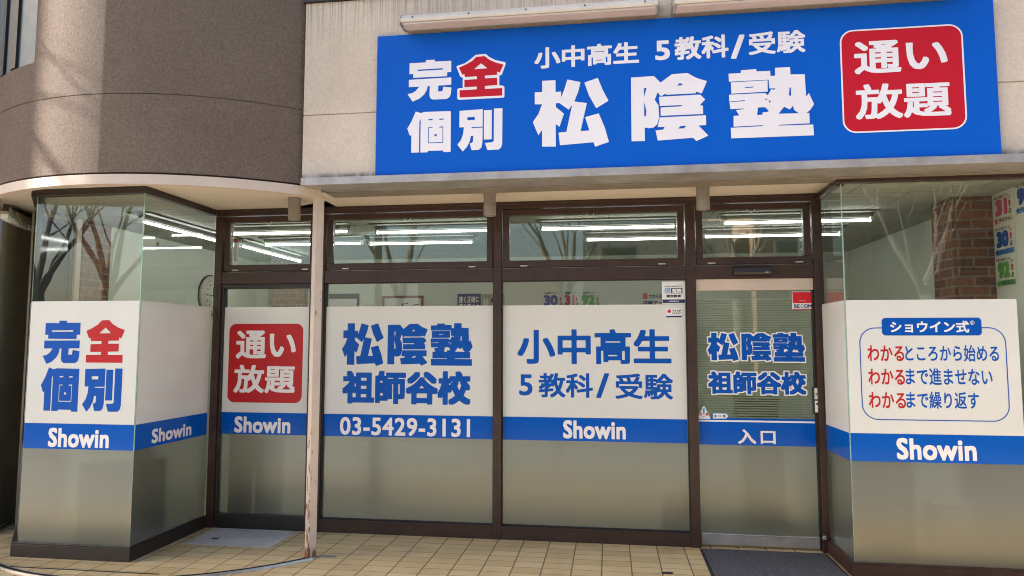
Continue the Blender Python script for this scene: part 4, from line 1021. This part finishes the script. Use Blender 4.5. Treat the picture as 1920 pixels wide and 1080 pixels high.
for x0, x1, y, al, lab in ((-3.72, -2.47, .74, 'X', 'lit strip light nearest the window, above the window with the red square'), (-2.25, -1.05, .85, 'X', 'lit strip light nearest the window, above the phone number window'),
        (-.64, .61, .86, 'X', 'lit strip light nearest the window, above the thin blue lettering'), (1.0, 2.27, .76, 'X', 'lit strip light nearest the window, above the entrance door'),
        (-3.74, -2.62, 1.50, 'X', 'second row strip light behind the cream post'), (-2.58, -1.42, 1.58, 'X', 'second row strip light above the phone number window'),
        (-.24, .86, 1.60, 'X', 'second row strip light above the thin blue lettering'), (.94, 2.26, 1.55, 'X', 'second row strip light above the entrance door'),
        (-.06, 1.46, -4.09, 'Y', 'strip light running away from the window, seen through the left bay glass'), (1.5, 3.0, -4.03, 'Y', 'strip light running away from the window, seen in the leftmost upper light')):
    ceiling_light(x0, x1, y, al, lab)
# wall clock on the left wall
t = thing('wall_clock', 'round pale wall clock on the classroom wall, half hidden by the frame', 'clock', (-4.899, 2.36, 2.14))
mb = MB(); mb.cyl((0, 0, 0), 0.245, 0.03, axis=0, seg=40); mb.cyl((0.0301, 0, 0), 0.235, 0.012, axis=0, seg=40, r2=0.20, mi=1); mb.build('case', [M['steel'], M['lamp']], t)
mb = MB(); mb.cyl((0.0425, 0, 0), 0.165, 0.002, axis=0, seg=40); mb.build('dial', M['iwall'], t)
mb = MB(); mb.cyl((-0.0005, 0, 0), 0.256, 0.010, axis=0, seg=40); mb.build('back_rim', M['black'], t)
mb = MB()
for i in range(12):
    q = 2 * pi * i / 12; mb.cyl((0.045, .14 * cos(q), .14 * sin(q)), .011, .002, axis=0, seg=8)
mb.build('hour_mark', M['ink'], t)
mb = MB(); mb.box(.0455, .0475, -.006, .006, -.02, .10); mb.box(.048, .050, -.13, .02, -.004, .004); mb.build('hand', M['ink'], t)
t = thing('hanging_charm', 'small red hanging charm behind the leftmost upper window', 'ornament', (-3.30, 0.16, 2.48))
mb = MB(); mb.tube([(0, 0, .12), (0, 0, 0)], [.0015, .0015], 5); mb.build('cord', M['red'], t)
mb = MB(); mb.cyl((0, -.004, -.02), .022, .008, axis=1, seg=14); mb.build('knot', M['red'], t)
mb = MB(); mb.cyl((0, 0, -.20), .017, .155, seg=10, r2=.009); mb.build('tassel', M['pink'], t)
# framed calligraphy, whiteboard, posters on the far wall
YW = 3.498
t = thing('framed_calligraphy', 'framed black brush calligraphy on the far wall above the white film', 'picture', (-2.777, YW, 2.0))
mb = MB(); mb.box(-.285, .285, -.03, 0, .165, .195); mb.box(-.285, .285, -.03, 0, -.225, -.195); mb.box(-.285, -.258, -.03, 0, -.1945, .1645); mb.box(.258, .285, -.03, 0, -.1945, .1645); mb.build('frame', plain('red_brown_frame', (0.22, 0.07, 0.045, 1), 0.5, var=0.5, scale=40), t)
mb = MB(); mb.box(-.257, .257, -.018, -.001, -.194, .164); mb.build('paper', M['paper'], t)
br_ = []
for k, (cx_, cz_) in enumerate(((-.15, .02), (.0, .03), (.15, .02))):
    for q in range(9):
        aa = random.uniform(0, pi); l_ = random.uniform(.03, .075); w_ = random.uniform(.008, .02); ox, oz = cx_ + random.uniform(-.045, .045), cz_ + random.uniform(-.09, .09)
        br_.append(fan([(ox + cos(aa) * l_ * s1 * .5 - sin(aa) * w_ * s2, oz + sin(aa) * l_ * s1 * .5 + cos(aa) * w_ * s2 * (1.2 if s1 > 0 else .6)) for s1, s2 in ((-1, -.5), (1, -.5), (1, .5), (-1, .5))]))
us = union(br_); put('brush_stroke', [us], 'Y', -.0195, M['ink'], t)
t = thing('whiteboard', 'black framed whiteboard on the far wall beside the cream post', 'board', (-3.70, YW, 1.9))
mb = MB(); mb.box(-.27, .30, -.03, 0, -.5, .33); mb.build('frame', M['black'], t)
mb = MB(); mb.box(-.25, .28, -.034, -.0301, -.48, .26); mb.build('board', M['paper'], t)
def poster(label, x0, x1, z0, z1, back, items):
    t = thing('poster', label, 'poster', ((x0 + x1) / 2, YW, (z0 + z1) / 2)); w_, h_ = (x1 - x0) / 2, (z1 - z0) / 2
    mb = MB(); mb.box(-w_, w_, -.002, -.0005, -h_, h_); mb.build('sheet', back, t)
    for nm, txt, bold, a, b, c, d, mt in items:
        s_ = rect(a * w_, b * h_, c * w_, d * h_) if txt is None else fit(text_shape(txt, bold), a * w_, b * h_, c * w_, d * h_)
        put(nm, [s_], 'Y', -.004 - (0 if txt is None else .001), mt, t)
    return t
poster('blue poster with white writing about fast and accurate reading on the far wall', -2.022, -1.704, 1.75, 2.216, M['navy'], [
    ('lettering', '速く正確に', .03, -.88, .48, .88, .86, M['lwhite']), ('lettering', '読み解く力', .03, -.88, .06, .88, .44, M['lwhite'])])
pp = poster('grey poster with a dark haired figure, right of the blue reading poster', -1.70, -1.384, 1.75, 2.21, vinyl('grey_print', (0.33, 0.33, 0.28, 1), .6), [('lettering', '速読', .02, -.85, .2, -.35, .75, M['paper'])])
put('portrait', [fan([(0.035 + .05 * cos(q), .10 + .065 * sin(q)) for q in arc(0, 2 * pi, 16)[:-1]])], 'Y', -.0045, vinyl('skin_print', (.5, .3, .2, 1), .6), pp)
put('portrait_hair', [fan([(0.035 + .06 * cos(q), .135 + .055 * sin(q)) for q in arc(-.3, pi + .3, 14)])], 'Y', -.0055, M['ink'], pp)
for num, x0, x1, col, label in (('30', -.866, -.60, 'lblue', 'score poster with a large blue 30 on the far wall'), ('31', -.61 + .02, -.40, 'pink', 'score poster with a large pink 31 on the far wall'), ('92', -.37, -.12, 'green', 'score poster with a large green 92 on the far wall')):
    poster(label, x0, x1, 1.90, 2.235, M['iwall'], [('lettering', num, .055, -.95, -.1, .45, .72, M[col]), ('caption', '定期テスト', .03, -.85, .80, .6, .95, M['ink']), ('arrow', None, 0, .62, .25, .76, .55, M['red']), ('lettering', '点', .03, .58, -.1, .9, .18, M['ink']), ('ribbon', None, 0, -.9, -.75, .9, -.3, M['cyan'] if num == '30' else M[col])])
poster('poster about raised grades beside the certification sticker', .422, .76, 1.8, 2.205, M['iwall'], [('panel', None, 0, -.98, .62, -.62, .98, M['red']), ('lettering', 'わからの3', .03, -.5, .64, .6, .92, M['ink']), ('lettering', '成績アップ', .03, -.98, .18, .9, .52, M['navy'])])
# score posters on the right wall
def side_poster(num, col, yc, zc, label):
    t = thing('poster', label, 'poster', (2.9495, yc, zc)); X0 = -.003
    mb = MB(); mb.box(-.0015, 0, -.14, .14, -.112, .112); mb.build('sheet', M['iwall'], t)
    def q(nm, shape, mt, dx=0):
        vs = [(-u, v) for u, v in shape[0]]
        put(nm, [(vs, shape[1])], 'X', X0 - dx, mt, t)
    q('lettering', fit(text_shape(num, .075), -.105, -.05, .055, .075), M[col])
    q('caption', fit(text_shape('★個人の定期テスト★', .02), -.12, .082, .07, .104), M['ink'])
    q('arrow', fan([(.075, .0), (.095, .0), (.095, .03), (.105, .03), (.085, .055), (.065, .03), (.075, .03)]), M['red'])
    q('caption', fit(text_shape('UP', .03), .068, .062, .105, .08), M['pink'])
    q('lettering', fit(text_shape('点', .03), .065, -.052, .105, -.012), M['ink'])
    q('ribbon', rect(-.085, -.105, .12, -.065), M['cyan'] if col == 'lblue' else (M['green'] if col == 'green' else M['lamp']))
    q('caption', fit(text_shape('中2さん', .03), -.06, -.1, .10, -.07), M['navy'], .001)
    q('star', fan([(-.10 + r * cos(a_), -.085 + r * sin(a_)) for a_, r in [(R(90 + 36 * i), .034 if i % 2 == 0 else .015) for i in range(10)]]), M[col], .0015)
side_poster('31', 'pink', 0.062, 2.572, 'pink 31 score poster on the side wall by the brick pillar, topmost of its column')
side_poster('30', 'lblue', 0.068, 2.330, 'blue 30 score poster on the side wall, between the pink 31 and the green 92')
side_poster('92', 'green', 0.074, 2.095, 'green 92 score poster on the side wall, lowest of its column')
side_poster('93', 'lblue', -0.228, 2.60, 'blue score poster on the side wall, cut by the right edge of the photo')
# furniture that shows as blurs behind the frosted glass
def desk(x, y, label):
    t = thing('desk', label, 'desk', (x, y, 0.03), 0, 'desks behind the frosted glass')
    mb = MB(); mb.box(-.45, .45, -.25, .25, .68, .71); mb.build('desk_top', M['lamp'], t)
    for sx in (-.42, .42):
        for sy in (-.22, .22): mb = MB(); mb.cyl((sx, sy, 0), .014, .68, seg=8); mb.build('leg', M['steel'], t)
desk(-1.8, 1.7, 'desk showing as a pale blur behind the phone number window'); desk(-.1, 1.7, 'desk showing as a blur behind the frosted glass left of the door'); desk(-2.9, 1.7, 'desk behind the frosted glass of the panel with the red square')
def storage(name, x, y, w_, d_, h_, mat, label):
    t = thing(name, label, 'box', (x, y, 0.03)); mb = MB(); mb.box(-w_ / 2, w_ / 2, -d_ / 2, d_ / 2, 0, h_); mb.build('body', mat, t, bevel=.01)
    mb = MB(); mb.box(-w_ / 2 - .01, w_ / 2 + .01, -d_ / 2 - .01, d_ / 2 + .01, h_ + .001, h_ + .03); mb.build('lid', mat, t, bevel=.005)
storage('storage_box', -3.20, .24, .17, .16, .72, plain('orange_box', (.45, .24, .05, 1)), 'orange box blurred behind the frosted panel with the red square')
storage('storage_box', -2.95, .27, .20, .16, .66, plain('green_box', (.16, .26, .05, 1)), 'green box blurred behind the frosted panel with the red square')
storage('waste_bin', .50, .36, .2, .16, .30, M['black'], 'black bin blurred behind the frosted glass left of the door')
storage('storage_box', 2.62, -.12, .30, .3, .50, M['navy'], 'navy box blurred behind the right end of the right bay frosted glass')
storage('storage_box', 1.98, .12, .34, .3, .66, M['black'], 'tall black box blurred behind the left half of the right bay frosted glass')
storage('storage_box', 2.32, -.20, .26, .2, .40, M['white_enamel'], 'white box blurred between the dark boxes behind the right bay frosted glass')
storage('storage_box', -3.95, -.35, .3, .3, .55, M['housing'], 'dark box blurred behind the frosted glass of the left bay')
storage('storage_box', 1.28, .9, .32, .3, 1.02, plain('lime_cabinet', (.26, .32, .07, 1)), 'lime green cabinet behind the striped door glass')

# ------------------------------------------------------------------ the other side of the street, seen only as reflections
def grow(mb, p, d, length, r, depth):
    n = 4; pts = [p]; rad = [r]
    for i in range(n):
        d = (d + Vector((random.uniform(-.16, .16), random.uniform(-.16, .16), random.uniform(-.06, .14)))).normalized()
        p = p + d * length / n; pts.append(p); rad.append(r * (1 - .12 * (i + 1)))
    mb.tube(pts, rad, 7 if depth > 3 else (4 if depth > 1 else 3))
    if depth == 0: return
    for k in range(3 if depth > 1 else 4):
        base = pts[-1] if k < 2 else pts[random.randint(2, 3)]
        e = (d + Vector((random.uniform(-.75, .75), random.uniform(-.75, .75), random.uniform(-.15, .5)))).normalized()
        grow(mb, base, e, length * random.uniform(.62, .82), rad[-1] * random.uniform(.55, .75), depth - 1)
def bare_tree(x, y, s, label):
    t = thing('bare_tree', label, 'tree', (x, y, -.05), random.uniform(0, 6), 'bare street trees reflected in the glass')
    mb = MB(); mb.tube([(0, 0, 0), (.03, .02, .5 * s), (.06, -.03, 1.4 * s), (.02, .03, 2.3 * s)], [.19 * s, .15 * s, .125 * s, .11 * s], 12); mb.build('trunk', M['bark'], t, smooth=True)
    mb = MB()
    for k in range(5):
        a_ = k * 1.3 + random.uniform(-.3, .3)
        grow(mb, Vector((.02, .03, (2.0 + .1 * k) * s)), Vector((.55 * cos(a_), .55 * sin(a_), 1)).normalized(), 1.75 * s, .062 * s, 5)
    mb.build('branches', M['bark'], t)
for x_, y_, k_, lb in ((-13.6, -11.0, 1.3, 'bare street tree reflected at the left edge of the left bay glass'), (-11.1, -10.2, 1.2, 'bare street tree reflected beside the brick pillar in the left bay glass'),
        (-5.4, -11.5, 1.2, 'bare street tree reflected in the upper window above the phone number'), (-1.0, -10.8, 1.15, 'bare street tree reflected in the upper window above the thin lettering'),
        (3.0, -11.2, 1.2, 'bare street tree reflected in the upper window over the entrance door'), (6.4, -10.6, 1.2, 'bare street tree reflected in the right bay glass')):
    bare_tree(x_, y_, k_, lb)
bare_tree(-8.2, -1.75, 1.35, 'bare street tree left of the shop, its branches shading the curved wall')
def far_building(x0, x1, y0, y1, h, mat, label):
    t = thing('street_building', label, 'building', ((x0 + x1) / 2, y1, 0)); w_ = (x1 - x0) / 2
    mb = MB(); mb.box(-w_, w_, y0 - y1, 0, -.2, h); mb.build('wall', mat, t)
    n = int((x1 - x0) / 2.4)
    for fl in range(int(h / 3)):
        for i in range(n):
            xc = -w_ + (i + .5) * 2 * w_ / n
            mb = MB(); mb.box(xc - .7, xc + .7, .001, .05, .9 + fl * 3, 2.3 + fl * 3); wo = mb.build('window', M['kerb'], t)
            mb = MB(); mb.box(xc - .62, xc + .62, .0505, .06, .98 + fl * 3, 2.22 + fl * 3); mb.build('pane', M['dglass'], wo)
far_building(-9, -2.5, -34, -26, 5.0, M['opp2'], 'tan building across the street reflected in the glass')
far_building(-1.0, 4.6, -30, -21, 6.2, M['opp'], 'cream building across the street reflected in the glass')
far_building(5.2, 19, -32, -20, 9.6, M['opp2'], 'taller tan building across the street reflected in the right bay glass')
for x, y in ((-7, -10.5), (-1.8, -10.2), (3.8, -10.4), (9, -10.3)):
    t = thing('hedge', 'low green roadside hedge reflected in the door glass', 'hedge', (x, y, 0), 0, 'roadside hedges reflected in the glass')
    mb = MB()
    for i in range(900):
        c = Vector((random.uniform(-1.9, 1.9), random.gauss(0, .28), random.uniform(-.1, .85))); n_ = Vector((random.uniform(-1, 1), random.uniform(-1, 1), random.uniform(-.3, 1))).normalized()
        a_ = n_.orthogonal().normalized() * .07; b_ = n_.cross(a_).normalized() * .045
        mb.quad(c - a_, c + b_, c + a_, c - b_)
    mb.build('foliage', M['shrub'], t, recalc=False)
# unseen building added at left; its shade leaves a sunlit strip of curved wall
t = thing('street_building', 'unseen plain grey building on the left, added to shade the shopfront', 'building', (-13.5, 2.4, 0))
mb = MB(); mb.box(-4, 4, -3.88, 5, -.2, 16.0); mb.box(-3.9, 3.9, -4.30, -3.881, -.2, 4.6); mb.build('wall', M['shade_block'], t)
